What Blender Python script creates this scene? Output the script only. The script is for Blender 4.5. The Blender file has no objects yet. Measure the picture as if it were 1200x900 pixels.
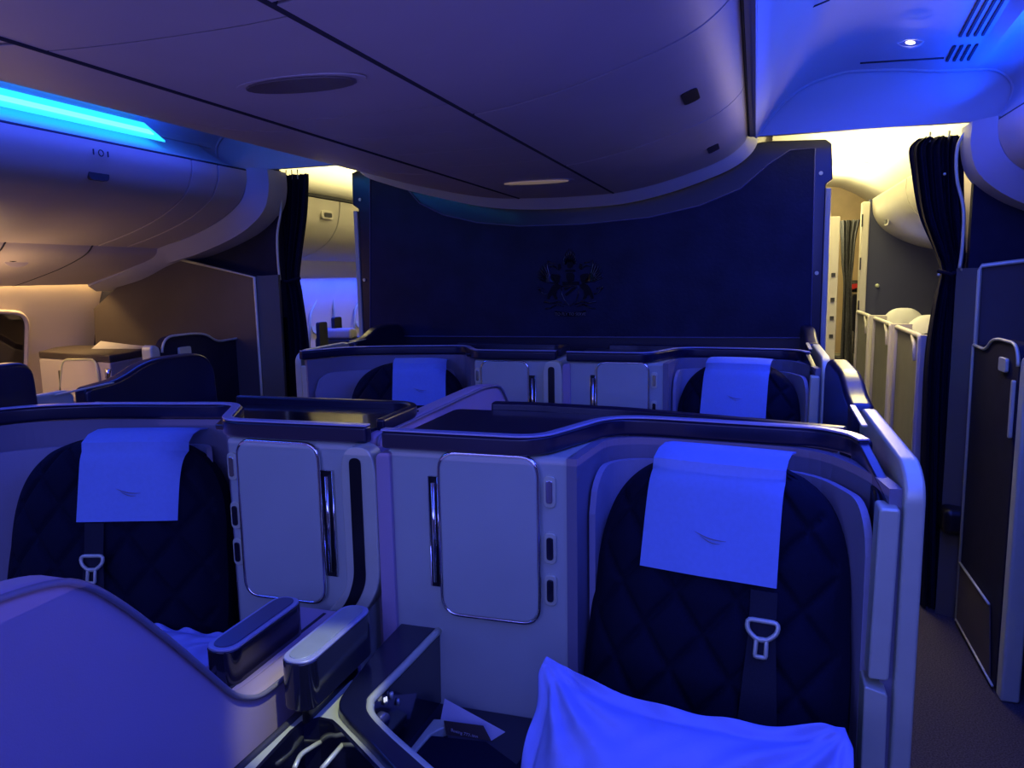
import bpy, bmesh, math, random
from math import sin, cos, radians, pi, sqrt, exp
from mathutils import Vector, Matrix
random.seed(7)
S = bpy.context.scene
COL = S.collection
H = 1.5                      # eye height
YAW, PITCH, ROLL, FPX = 17.6, 8.0, 1.0, 900.0

# ---------------------------------------------------------------- camera and measuring helpers
def cam_axes():
    y, p, r = map(radians, (YAW, PITCH, ROLL))
    f = Vector((-sin(y)*cos(p), cos(y)*cos(p), -sin(p)))
    r0 = Vector((cos(y), sin(y), 0)); u0 = r0.cross(f)
    return r0*cos(r)-u0*sin(r), u0*cos(r)+r0*sin(r), f
CR, CU, CF = cam_axes()
def ray(px, py): return CF + CR*((px-600)/FPX) + CU*((450-py)/FPX)
def PY(px, py, Y):
    d = ray(px, py); t = Y/d.y; return Vector((d.x*t, Y, H+d.z*t))
def PX(px, py, X):
    d = ray(px, py); t = X/d.x; return Vector((X, d.y*t, H+d.z*t))
def PZ(px, py, Z):
    d = ray(px, py); t = (Z-H)/d.z; return Vector((d.x*t, d.y*t, Z))

cd = bpy.data.cameras.new('camera'); cam = bpy.data.objects.new('camera', cd); COL.objects.link(cam)
cam.matrix_world = Matrix(((CR.x, CU.x, -CF.x, 0), (CR.y, CU.y, -CF.y, 0), (CR.z, CU.z, -CF.z, H), (0, 0, 0, 1)))
cd.sensor_fit = 'HORIZONTAL'; cd.sensor_width = 36; cd.lens = FPX/1200*36; cd.clip_start = .02
S.camera = cam

# ---------------------------------------------------------------- materials
def mat(name, col, rough=.5, metal=0, noise=0, nscale=60, bump=0, bscale=200, emit=None, estr=0, spec=.5, coat=0, trans=0):
    m = bpy.data.materials.new(name); m.use_nodes = True
    nt = m.node_tree; b = nt.nodes['Principled BSDF']
    b.inputs['Base Color'].default_value = (*col, 1)
    b.inputs['Roughness'].default_value = rough; b.inputs['Metallic'].default_value = metal
    b.inputs['Specular IOR Level'].default_value = spec; b.inputs['Coat Weight'].default_value = coat
    b.inputs['Coat Roughness'].default_value = .08
    b.inputs['Transmission Weight'].default_value = trans
    if emit: b.inputs['Emission Color'].default_value = (*emit, 1); b.inputs['Emission Strength'].default_value = estr
    tc = nt.nodes.new('ShaderNodeTexCoord')
    if noise:
        n = nt.nodes.new('ShaderNodeTexNoise'); n.inputs['Scale'].default_value = nscale; n.inputs['Detail'].default_value = 4
        nt.links.new(tc.outputs['Object'], n.inputs['Vector'])
        r = nt.nodes.new('ShaderNodeValToRGB'); e = r.color_ramp.elements
        e[0].position = .3; e[1].position = .7
        e[0].color = (*[max(0, c*(1-noise)) for c in col], 1); e[1].color = (*[min(1, c*(1+noise)) for c in col], 1)
        nt.links.new(n.outputs['Fac'], r.inputs['Fac']); nt.links.new(r.outputs['Color'], b.inputs['Base Color'])
    if bump:
        n = nt.nodes.new('ShaderNodeTexNoise'); n.inputs['Scale'].default_value = bscale; n.inputs['Detail'].default_value = 3
        nt.links.new(tc.outputs['Object'], n.inputs['Vector'])
        bp = nt.nodes.new('ShaderNodeBump'); bp.inputs['Strength'].default_value = bump; bp.inputs['Distance'].default_value = .002
        nt.links.new(n.outputs['Fac'], bp.inputs['Height']); nt.links.new(bp.outputs['Normal'], b.inputs['Normal'])
    return m
M = dict(
    shell=mat('shell_grey', (.49, .54, .42), .42, .0, .03, 8, .15, 500),
    shelld=mat('shell_grey_darker', (.22, .21, .25), .45, 0, .03, 8, .15, 500),
    insert=mat('shell_insert', (.34, .34, .40), .6, 0, .03, 8, .2, 300),
    lav=mat('divider_grey', (.46, .36, .42), .6, 0, .03, 6, .12, 500),
    navy=mat('navy_lacquer', (.008, .010, .030), .3, 0, .1, 5, .05, 200, coat=.3),
    cap=mat('cap_lacquer', (.006, .008, .030), .32, .05, .05, 9, .05, 300, coat=.2),
    capedge=mat('cap_lit_top', (.42, .45, .62), .3, .3, .03, 9),
    silver=mat('satin_silver', (.66, .70, .46), .4, .25, .03, 20, .05, 600),
    chrome=mat('chrome', (.85, .86, .88), .12, 1, .01, 5),
    black=mat('black_plastic', (.006, .006, .008), .35, 0, .1, 20),
    gloss=mat('black_gloss', (.008, .009, .02), .12, 0, .1, 20, coat=.6),
    fabric=mat('navy_quilted_fabric', (.005, .007, .020), .85, 0, .35, 700, .5, 900, spec=.2),
    strap=mat('belt_webbing', (.008, .009, .018), .8, 0, .2, 300, .3, 600),
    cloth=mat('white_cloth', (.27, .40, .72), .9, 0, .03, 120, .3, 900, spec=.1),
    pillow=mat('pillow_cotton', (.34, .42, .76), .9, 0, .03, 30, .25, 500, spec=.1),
    bin=mat('bin_plastic', (.62, .55, .52), .5, 0, .03, 4, .1, 500),
    ceil=mat('ceiling_plastic', (.50, .50, .52), .55, 0, .02, 3, .05, 400),
    seam=mat('seam_dark', (.03, .03, .04), .7, 0, .1, 20),
    brown=mat('dark_laminate', (.085, .07, .058), .5, 0, .15, 3, .3, 90),
    taupe=mat('taupe_trim', (.12, .11, .07), .5, 0, .05, 6),
    bulk=mat('navy_bulkhead', (.014, .015, .028), .65, 0, .15, 12, .3, 120, spec=.2),
    part=mat('navy_leather_panel', (.010, .014, .042), .5, 0, .3, 6, .6, 60, spec=.22),
    crest=mat('crest_gloss', (.002, .002, .004), .4, 0, .1, 40, spec=.12),
    curtain=mat('curtain_navy', (.007, .008, .018), .9, 0, .25, 60, .3, 500, spec=.15),
    curtain2=mat('curtain_grey', (.10, .10, .11), .9, 0, .25, 60, .3, 500, spec=.15),
    beige=mat('cream_sidewall', (.62, .56, .50), .6, 0, .03, 4, .08, 300),
    cream=mat('cream_panel', (.62, .58, .50), .55, 0, .03, 4, .08, 300),
    glass=mat('dark_window_glass', (.012, .010, .010), .08, 0, .1, 4, coat=.5),
    carpet=mat('aisle_carpet', (.075, .065, .06), .95, 0, .45, 180, .8, 260, spec=.05),
    led=mat('led_cyan', (.1, .7, .9), .5, 0, .05, 3, emit=(.03, .72, 1.0), estr=1.25),
    ledcore=mat('led_core', (.4, .9, 1), .5, 0, .05, 3, emit=(.16, .86, 1.0), estr=1.6),
    lamp=mat('lamp_white', (1, .9, .7), .5, 0, .02, 3, emit=(1, .85, .55), estr=3),
    red=mat('red_fabric', (.6, .02, .015), .7, 0, .1, 30),
    green=mat('olive_panel', (.17, .165, .13), .6, 0, .1, 8),
    paper=mat('paper', (.62, .62, .62), .8, 0, .02, 30),
    warm=mat('lens_dull', (.16, .12, .10), .4, 0, .1, 8),
    brownbit=mat('cup_brown', (.22, .09, .04), .5, 0, .1, 30),
)

# ---------------------------------------------------------------- object helpers
OFF = {}
def link(name, me, m, parent=None, origin=None):
    """verts come in world space; shift them to the thing's origin"""
    if parent is not None:
        off = OFF[parent.name]
    else:
        if origin is None:
            xs = [v.co for v in me.vertices]
            origin = Vector((sum((min(v[i] for v in xs), max(v[i] for v in xs)))/2 for i in range(3)))
            origin.z = min(v.z for v in xs)
        off = Vector(origin)
    me.transform(Matrix.Translation(-off))
    o = bpy.data.objects.new(name, me); COL.objects.link(o)
    if parent is not None: o.parent = parent
    else: o.location = off
    OFF[o.name] = off
    if m is not None: me.materials.append(m)
    return o
def finish(bm, smooth=False):
    bmesh.ops.recalc_face_normals(bm, faces=bm.faces[:])
    me = bpy.data.meshes.new('mesh'); bm.to_mesh(me); bm.free()
    if smooth:
        for p in me.polygons: p.use_smooth = True
    return me
def bevel(o, w, seg=3, ang=30):
    if w:
        b = o.modifiers.new('bevel', 'BEVEL'); b.width = w; b.segments = seg; b.limit_method = 'ANGLE'; b.angle_limit = radians(ang)
        for p in o.data.polygons: p.use_smooth = True
        n = o.modifiers.new('wn', 'WEIGHTED_NORMAL'); n.keep_sharp = True
    return o
def thing(name, label, cat, loc, group=None):
    o = bpy.data.objects.new(name, None); COL.objects.link(o); o.location = loc; o.empty_display_size = .1
    OFF[o.name] = Vector(loc)
    return tag(o, label, cat, group)
def tag(o, label=None, cat=None, group=None, kind=None):
    if label: o['label'] = label
    if cat: o['category'] = cat
    if group: o['group'] = group
    if kind: o['kind'] = kind
    return o
def struct(o): o['kind'] = 'structure'; return o
def V(*a): return Vector(a)
def slab(name, pts, ext, m, parent=None, bw=0, seg=3, holes=None):
    """planar polygon (world points) extruded along ext"""
    bm = bmesh.new(); ext = Vector(ext)
    n = len(pts)
    a = [bm.verts.new(p) for p in pts]; b = [bm.verts.new(Vector(p)+ext) for p in pts]
    bm.faces.new(a); bm.faces.new(b[::-1])
    for i in range(n): bm.faces.new((a[i], a[(i+1) % n], b[(i+1) % n], b[i]))
    o = link(name, finish(bm), m, parent)
    return bevel(o, bw, seg)
def box(name, x0, x1, y0, y1, z0, z1, m, parent=None, bw=.0):
    return slab(name, [V(x0, y0, z0), V(x1, y0, z0), V(x1, y1, z0), V(x0, y1, z0)], (0, 0, z1-z0), m, parent, bw)
def add_tube(bm, pts, r, n=8, closed=False):
    pts = [Vector(p) for p in pts]; N = len(pts); rings = []
    up = None
    for i, p in enumerate(pts):
        if closed: d = pts[(i+1) % N]-pts[i-1]
        else: d = pts[min(i+1, N-1)]-pts[max(i-1, 0)]
        d.normalize()
        if up is None:
            up = d.orthogonal().normalized()
        else:
            up = (up-d*up.dot(d))
            up = up.normalized() if up.length > 1e-6 else d.orthogonal().normalized()
        s = d.cross(up)
        rr = r[i] if isinstance(r, (list, tuple)) else r
        rings.append([bm.verts.new(p+(up*cos(2*pi*k/n)+s*sin(2*pi*k/n))*rr) for k in range(n)])
    for i in range(N if closed else N-1):
        A, B = rings[i], rings[(i+1) % N]
        for k in range(n): bm.faces.new((A[k], A[(k+1) % n], B[(k+1) % n], B[k]))
    if not closed: bm.faces.new(rings[0][::-1]); bm.faces.new(rings[-1])
def tube(name, pts, r, m, parent=None, n=8, closed=False):
    bm = bmesh.new(); add_tube(bm, pts, r, n, closed)
    return link(name, finish(bm, True), m, parent)
def crv(pts, n=8, closed=False):
    """Catmull-Rom through points"""
    P = [Vector(p) for p in pts]; out = []; N = len(P)
    rng = range(N) if closed else range(N-1)
    for i in rng:
        g = (lambda k: P[k % N]) if closed else (lambda k: P[max(0, min(N-1, k))])
        p0, p1, p2, p3 = g(i-1), g(i), g(i+1), g(i+2)
        for j in range(n):
            t = j/n
            out.append(.5*((2*p1)+(p2-p0)*t+(2*p0-5*p1+4*p2-p3)*t*t+(3*p1-p0-3*p2+p3)*t**3))
    if not closed: out.append(P[-1])
    return out
def rnd(pts, r, n=6, closed=True):
    """round every corner of a polygon with radius-ish r (list or number)"""
    P = [Vector(p) for p in pts]; N = len(P); out = []
    for i in range(N):
        rr = r[i] if isinstance(r, (list, tuple)) else r
        if (not closed and i in (0, N-1)) or rr <= 0: out.append(P[i]); continue
        a, b, c = P[i-1], P[i], P[(i+1) % N]
        l1 = min(rr, (a-b).length*.49); l2 = min(rr, (c-b).length*.49)
        s = b+(a-b).normalized()*l1; e = b+(c-b).normalized()*l2
        for k in range(n+1):
            t = k/n; out.append(s*(1-t)**2+b*2*t*(1-t)+e*t*t)
    return out
def sheet(name, rows, m, parent=None, thick=0, smooth=True, closed_u=False):
    """grid surface from rows of points"""
    bm = bmesh.new(); g = [[bm.verts.new(p) for p in r] for r in rows]
    for i in range(len(g)-1):
        L = len(g[i])
        for j in range(L if closed_u else L-1): bm.faces.new((g[i][j], g[i][(j+1) % L], g[i+1][(j+1) % L], g[i+1][j]))
    o = link(name, finish(bm, smooth), m, parent)
    if thick:
        s = o.modifiers.new('solid', 'SOLIDIFY'); s.thickness = thick; s.offset = 0
        e = o.modifiers.new('split', 'EDGE_SPLIT'); e.split_angle = radians(38)
    return o
def wallpath(name, path, z0, z1, m, parent=None, thick=.02, bw=0, z1s=None):
    """vertical wall of the given plan path; solid"""
    P = [Vector((p[0], p[1], 0)) for p in path]; N = len(P); bm = bmesh.new(); ring = []
    for i, p in enumerate(P):
        d = (P[min(i+1, N-1)]-P[max(i-1, 0)]).normalized(); nrm = Vector((-d.y, d.x, 0))
        zt = z1s[i] if z1s else z1
        ring.append([bm.verts.new((p.x, p.y, z0)), bm.verts.new((p.x, p.y, zt)),
                     bm.verts.new((p.x+nrm.x*thick, p.y+nrm.y*thick, zt)), bm.verts.new((p.x+nrm.x*thick, p.y+nrm.y*thick, z0))])
    for i in range(N-1):
        for k in range(4): bm.faces.new((ring[i][k], ring[i][(k+1) % 4], ring[i+1][(k+1) % 4], ring[i+1][k]))
    bm.faces.new(ring[0]); bm.faces.new(ring[-1][::-1])
    o = link(name, finish(bm), m, parent)
    if bw: bevel(o, bw, 3, 50)
    return o
def text(name, body, size, m, parent, loc, rot, ext):
    fc = bpy.data.curves.new(name, 'FONT'); fc.body = body; fc.size = size; fc.align_x = 'CENTER'; fc.align_y = 'CENTER'; fc.extrude = ext
    fo = bpy.data.objects.new(name, fc); COL.objects.link(fo)
    me = bpy.data.meshes.new_from_object(fo.evaluated_get(bpy.context.evaluated_depsgraph_get()))
    bpy.data.objects.remove(fo); me.materials.clear(); me.materials.append(m)
    o = bpy.data.objects.new(name, me); COL.objects.link(o); o.parent = parent; OFF[o.name] = OFF[parent.name]
    o.location = Vector(loc)-OFF[parent.name]; o.rotation_euler = rot
    return o
def dup(root, d, label=None):
    r = root.copy(); COL.objects.link(r); r.location = root.location+Vector(d); OFF[r.name] = OFF[root.name]+Vector(d)
    if label: r['label'] = label
    for ch in root.children:
        c = ch.copy(); COL.objects.link(c); c.parent = r; OFF[c.name] = OFF[r.name]
        for g in ch.children:
            e = g.copy(); COL.objects.link(e); e.parent = c; OFF[e.name] = OFF[r.name]
    return r
def rrect(cx, cz, w, h, r, n=6):
    return [(p.x, p.y) for p in rnd([V(cx-w/2, cz-h/2, 0), V(cx+w/2, cz-h/2, 0), V(cx+w/2, cz+h/2, 0), V(cx-w/2, cz+h/2, 0)], r, n)]

# ================================================================ THE CABIN SHELL
CX = -.91                                     # cabin centreline
def mx(x): return 2*CX-x
OX = -.80
def ox(x): return 2*OX-x                     # outboard fittings of the other side
struct(box('floor', -4.2, 2.4, -1.2, 12, -.05, 0, M['carpet']))

# ---- aisle ceiling vaults (right-hand profile, mirrored for the left aisle)
arch = crv([V(x, 0, z) for x, z in [(-.02, 2.07), (.065, 2.18), (.173, 2.264), (.303, 2.303), (.412, 2.306), (.55, 2.295), (.67, 2.28), (.80, 2.275), (.88, 2.262), (.93, 2.21), (.93, 2.15), (.885, 2.07)]], 5)
def vault(side):
    rows = []
    for Y in [3.55, 3.3, 3.0, 2.7, 2.4, 2.0, 1, 0, -1.2]:
        up = .2*min(3.55-Y, .9)
        row = []
        for p in arch:
            w = max(0, min(1, (p.z-2.07)/.2)); w = w if p.x < .8 else w*.4
            x = p.x + (.0 if p.x < .6 else 0)
            row.append(V(x if side > 0 else mx(x), Y, p.z+up*w))
        rows.append(row)
    return rows
vr = struct(sheet('ceiling', vault(1), M['ceil'], thick=.01))
struct(sheet('ceiling', vault(-1), M['ceil'], thick=.01))
# headers closing each vault above the aisle openings
for s in (1, -1):
    pts = [V(p.x if s > 0 else mx(p.x), 3.56, p.z+.004) for p in arch]
    struct(slab('wall_rear', pts, (0, .03, 0), M['ceil']))
    struct(tube('trim_1', [V(p.x if s > 0 else mx(p.x), 3.548, p.z-.002) for p in arch], .010, M['ceil'], n=8))
# air vents on the right vault
vroot = thing('air_vent', 'long slotted air vent in the blue ceiling over the aisle', 'vent', (.72, 3.1, 2.35))
def ceil_z(x, Y):
    best = min(arch, key=lambda p: abs(p.x-x) + (0 if p.z > 2.2 else 9)); return best.z + .2*min(3.55-Y, .9)
for (ya, yb) in ((3.34, 3.46), (3.02, 3.27), (2.72, 2.98)):
    for k in range(4):
        x = .675+k*.024
        slab('slot', [V(x, ya, ceil_z(x, ya)-.012), V(x+.009, ya, ceil_z(x, ya)-.012), V(x+.009, yb, ceil_z(x, yb)-.012), V(x, yb, ceil_z(x, yb)-.012)], (0, 0, .01), M['seam'], vroot)
tag(tube('downlight', [PY(*p, 3.22) for p in [(1051, 51), (1058, 55), (1068, 56), (1078, 53), (1082, 49), (1075, 46), (1062, 46)]], .004, M['ceil'], closed=True), 'small round ceiling light with bright lens above the aisle', 'ceiling light')
dl = bpy.context.scene.objects['downlight']
slab('lens', [PY(1067+6*cos(a), 50+2.4*sin(a), 3.21) for a in [k*pi/5 for k in range(10)]], (0, .006, .002), M['lamp'], dl)
struct(tube('trim_2', [PY(1008, 74, 3.4), PY(1055, 71, 3.4), PY(1106, 68, 3.4)], .0035, M['seam']))
struct(tube('trim_3', [PY(938, 32, 3.0), PY(941, 20, 2.95), PY(950, 9, 2.9), PY(972, 0, 2.87)], .003, M['seam']))

# ---- outboard LED coves, bins and side walls, both sides
prof_bin = [(-2.455, 2.04), (-2.46, 1.98), (-2.50, 1.90), (-2.58, 1.84), (-2.69, 1.785), (-2.85, 1.73), (-3.03, 1.683)]
bp = [(p.x, p.z) for p in crv([V(x, 0, z) for x, z in prof_bin], 5)]
prof_rail = [(-3.03, 1.683), (-3.08, 1.64), (-3.22, 1.585), (-3.38, 1.54), (-3.52, 1.505), (-3.56, 1.50)]
rp = [(p.x, p.z) for p in crv([V(x, 0, z) for x, z in prof_rail], 4)]
side = [(-3.60, 1.60), (-3.66, 1.45), (-3.76, 1.2), (-3.83, .9), (-3.84, .5), (-3.80, 0)]
cove = [(-2.455, 2.045), (-2.52, 2.06), (-2.60, 2.09), (-2.70, 2.15), (-2.745, 2.185)]
def ext_sheet(name, prof, y0, y1, m, sd, parent=None, thick=.012, off=0, ny=2, c=None):
    rows = []
    for k in range(ny):
        Y = y0+(y1-y0)*k/(ny-1)
        rows.append([V(x if sd < 0 else 2*(c or OX)-x, Y, z+off) for x, z in prof])
    return sheet(name, rows, m, parent, thick)
for sd in (-1, 1):
    nm = 'left' if sd < 0 else 'right'
    f = lambda x: x if sd < 0 else ox(x)
    struct(ext_sheet('wall_'+nm, side, -1.2, 12, M['beige'], sd))
    struct(ext_sheet('trim_4', rp, -1.2, 3.62, M['bin'], sd))                # service rail under the bins
    struct(ext_sheet('trim_5', cove, -1.2, 3.4, M['ceil'], sd))               # cove ledge over the bins
    struct(ext_sheet('trim_6', [(-2.745, 2.19), (-2.76, 2.25), (-2.745, 2.31)], -1.2, 3.5, M['ceil'], sd))
# the ceiling edge above the cove on the left closes to the vault
struct(ext_sheet('trim_7', [(-2.748, 2.33), (-2.69, 2.40), (-2.5, 2.46)], -1.2, 2.7, M['ceil'], -1))
for sd in (-1, 1):
    f = lambda x: x if sd < 0 else ox(x)
    word = 'left aisle, cyan glow fading at its end' if sd < 0 else 'right aisle, only its glow seen at the corner'
    t = thing('light_strip', 'long glowing cyan light strip above the bins along the '+('window side of the darker aisle' if sd < 0 else 'curtain side'), 'light', (f(-2.70), 1.0, 2.2))
    y1 = 3.0 if sd < 0 else 2.75
    slab('diffuser', [V(f(-2.60), -1.1, 2.135), V(f(-2.60), y1, 2.135), V(f(-2.71), y1, 2.222), V(f(-2.71), -1.1, 2.222)], (0, 0, .008), M['led'], t)
    slab('lamp_core', [V(f(-2.615), -1.1, 2.160), V(f(-2.615), y1-.05, 2.160), V(f(-2.64), y1-.05, 2.180), V(f(-2.64), -1.1, 2.180)], (0, 0, .006), M['ledcore'], t)
def outbin(y0, y1, sd, label, latch_y=None, m='bin', grp='overhead bins along the windows'):
    f = lambda x: x if sd < 0 else ox(x)
    t = thing('overhead_bin', label, 'overhead bin', (f(-2.8), (y0+y1)/2, 1.7), grp)
    ext_sheet('door', bp, y0+.006, y1-.006, M[m], sd, t, .02, .004)
    ext_sheet('bin_box', [(-2.50, 2.04), (-2.54, 1.95), (-2.72, 1.82), (-3.02, 1.72)], y0, y1, M['seam'], sd, t, .004)
    tube('gasket', [V(f(-2.456), y0, 2.048), V(f(-2.456), y1, 2.048)], .007, M['seam'], t)
    if latch_y:
        pl = [V(f(-2.462), latch_y+a, 1.925+b) for a, b in rrect(0, 0, .085, .05, .022)]
        slab('latch', [p+V(-.018*(1 if sd < 0 else -1), 0, 0) for p in pl], (.004, 0, 0), M['bin'], t, .001)
        slab('latch_recess', [V(f(-2.492), latch_y+a, 1.925+b) for a, b in rrect(0, 0, .10, .05, .022)], (.020, 0, 0), M['seam'], t)
    return t
outbin(.4, 1.75, -1, 'window side overhead bin nearest the camera, beige door partly out of frame')
b2 = outbin(1.75, 2.98, -1, 'window side overhead bin with round latch and seat row mark', 2.476)
for dy, w in ((-.035, .006), (.035, .006)):
    slab('row_mark', [V(-2.438, 2.458+dy+a, 2.0+b) for a, b in rrect(0, 0, w, .022, .002)], (.002, 0, 0), M['seam'], b2)
tube('row_mark', [V(-2.436, 2.458+.012*cos(a), 2.0+.012*sin(a)) for a in [k*pi/5 for k in range(10)]], .0022, M['seam'], b2, 5, True)
outbin(2.98, 3.16, -1, 'narrow filler section at the end of the window side bins')
outbin(3.16, 3.38, -1, 'narrow end section of the bins beside the closet bulkhead')
outbin(1.6, 3.38, 1, 'overhead bin corner at the curtain side of the cabin')
# end trims of the bins (broad pale curved frame)
for sd in (-1, 1):
    f = lambda x: x if sd < 0 else ox(x)
    inner = [(-2.45, 2.06), (-2.455, 1.98), (-2.49, 1.905), (-2.57, 1.84), (-2.69, 1.78), (-2.85, 1.725), (-3.04, 1.675), (-3.25, 1.57), (-3.52, 1.49)]
    outer = [(-2.385, 2.06), (-2.385, 1.96), (-2.42, 1.86), (-2.52, 1.775), (-2.66, 1.71), (-2.85, 1.65), (-3.06, 1.60), (-3.27, 1.52), (-3.55, 1.46)]
    A = crv([V(f(x), 3.38, z) for x, z in inner], 5); B = crv([V(f(x), 3.46, z-.0) for x, z in outer], 5)
    C_ = [p+V(0, .16, 0) for p in B]
    struct(sheet('trim_8', [A, B, C_], M['ceil'], thick=.012))
# service rail joints
for Y in (1.5, 2.0, 2.5, 2.95):
    struct(tube('trim_9', [V(x+.006, Y, z-.003) for x, z in rp], .004, M['seam']))
rl = thing('reading_light', 'oval reading light in the rail under the window side bins', 'reading light', PY(16, 300, 2.1))
P0 = PX(17, 301, -3.18)
pl = [PX(17+16*cos(a), 301+10*sin(a), -3.17-.012*sin(a)) for a in [k*pi/8 for k in range(16)]]
slab('bezel', pl, (.012, 0, -.012), M['bin'], rl, .003)
slab('lens', [PX(14+7*cos(a), 301+4*sin(a), -3.155) for a in [k*pi/6 for k in range(12)]], (.006, 0, -.008), M['seam'], rl)

# side wall panel joints and the window on the left
struct(tube('trim_10', [PX(68, 336, -3.70), PX(67, 370, -3.76), PX(65, 408, -3.80)], .006, M['seam']))
struct(tube('trim_10', [PX(112, 335, -3.66), PX(111, 362, -3.72), PX(110, 410, -3.79)], .006, M['seam']))
wpts = rnd([PX(-60, 362, -3.680), PX(29, 367, -3.680), PX(27, 440, -3.772), PX(-60, 444, -3.772)], .08, 8)
wroot = struct(slab('window_1', wpts, (.015, 0, 0), M['glass']))
struct(tube('window_1_frame', [p+V(.018, 0, 0) for p in wpts], .012, M['beige'], closed=True))

# ---- closet bulkhead left: brown laminate face with pale edge, taupe side, navy wall above
def poly(name, pix, Y, dy, m, parent=None, bw=0): return slab(name, [PY(x, y, Y) for x, y in pix], (0, dy, 0), m, parent, bw)
cl = thing('closet', 'dark brown laminate closet with sloping top beyond the window suites', 'closet', (-3.0, 3.45, 0))
face = [(112, 520), (110, 362), (163, 312), (212, 304), (299, 325), (308, 520)]
fp = [PY(x, y, 3.5) for x, y in face]; fp[0].z = 0; fp[-1].z = 0; fp[-1].x = fp[-2].x
slab('front_panel', fp, (0, .10, 0), M['brown'], cl)
tube('edge_trim', [fp[3]+V(0, -.008, 0), fp[4]+V(0, -.008, 0), V(fp[4].x+.002, 3.492, 0)], .008, M['silver'], cl)
tp = [V(fp[4].x+.006, 3.5, fp[4].z+.006), V(fp[4].x+.10, 3.56, fp[4].z+.012), V(fp[4].x+.10, 3.56, 0), V(fp[4].x+.006, 3.5, 0)]
slab('side_panel', tp, (0, .02, 0), M['taupe'], cl)
for sd in (-1, 1):
    f = lambda x: x if sd < 0 else ox(x)
    pts = [V(f(x), 3.60, z) for x, z in [(-2.43, 2.07), (-2.43, 1.3), (-3.9, 1.3), (-3.9, 2.3), (-2.43, 2.3)]]
    struct(slab('wall_rear', pts, (0, .04, 0), M['bulk']))
    # wavy pale edge trim beside the curtain
    e = crv([V(f(x)-(.035 if sd < 0 else 0), 3.585, z) for x, z in [(-2.39, 2.05), (-2.36, 1.98), (-2.365, 1.86), (-2.395, 1.74), (-2.40, 1.6), (-2.395, 1.50)]], 6)
    struct(tube('trim_11', e, .007, M['silver']))
struct(box('wall_rear', -3.9, -2.47, 3.62, 3.66, 0, 1.4, M['bulk']))
struct(box('wall_rear', .80, 2.3, 3.62, 3.66, 0, 1.4, M['bulk']))

# ================================================================ CENTRE OVERHEAD BINS
cprof = crv([V(x, 0, z) for x, z in [(-1.985, 2.30), (-1.975, 2.16), (-1.94, 2.065), (-1.78, 2.005), (-1.567, 1.949), (-1.299, 1.892), (-1.09, 1.872), (-.85, 1.868), (-.635, 1.875), (-.47, 1.90), (-.324, 1.937), (-.18, 1.985), (-.10, 2.03), (-.055, 2.085), (-.045, 2.17), (-.045, 2.30)]], 8)
def cpt(x):
    """height of the bin underside at x"""
    for a, b in zip(cprof, cprof[1:]):
        if min(a.x, b.x) <= x <= max(a.x, b.x) and abs(b.x-a.x) > 1e-5:
            return a.z+(b.z-a.z)*(x-a.x)/(b.x-a.x)
    return 2.1
def csub(x0, x1, z_hi=9): return [p for p in cprof if x0 <= p.x <= x1]
def cpanel(name, x0, x1, y0, y1, m, parent, th=.015, gap=.005):
    pr = csub(x0, x1); z0, z1 = cpt(x0), cpt(x1)
    pr = [V(x0, 0, z0)]+[p for p in pr if p.x > x0+.01 and p.x < x1-.01]+[V(x1, 0, z1)]
    return sheet(name, [[V(p.x, y, p.z) for p in pr] for y in (y0+gap, y1-gap)], m, parent, th)
struct(sheet('bin_core', [[V(p.x, y, p.z+.018) for p in cprof] for y in (-1.2, 3.585)], M['seam'], thick=.004))  # dark core inside the bins, seen through the gaps between doors
struct(box('bin_core_top', -1.985, -.045, -1.2, 3.585, 2.30, 2.32, M['seam']))  # closed top of the bin core
secs = [(-1.2, .95, 'nearest the camera'), (.95, 1.72, 'second from the camera'), (1.72, 2.62, 'third from the camera'), (2.62, 3.59, 'against the crest bulkhead')]
def on_ray(px, py):
    d = ray(px, py); best = None
    for a, b in zip(cprof, cprof[1:]):
        den = (b.x-a.x)*d.z-(b.z-a.z)*d.x
        # solve a+(b-a)s = (0,H)+d t in XZ
        A = Vector((b.x-a.x, b.z-a.z)); D = Vector((d.x, d.z)); R = Vector((-a.x, H-a.z))
        det = -A.x*D.y+A.y*D.x
        if abs(det) < 1e-9: continue
        s = (-R.x*D.y+R.y*D.x)/det; t = (A.x*R.y-A.y*R.x)/det
        if -1e-6 <= s <= 1+1e-6 and t > 0 and (best is None or t < best[0]):
            n = Vector((b.z-a.z, 0, -(b.x-a.x))).normalized()
            if n.dot(d) > 0: n = -n
            best = (t, Vector((d.x*t, d.y*t, H+d.z*t)), n)
    return best
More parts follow.
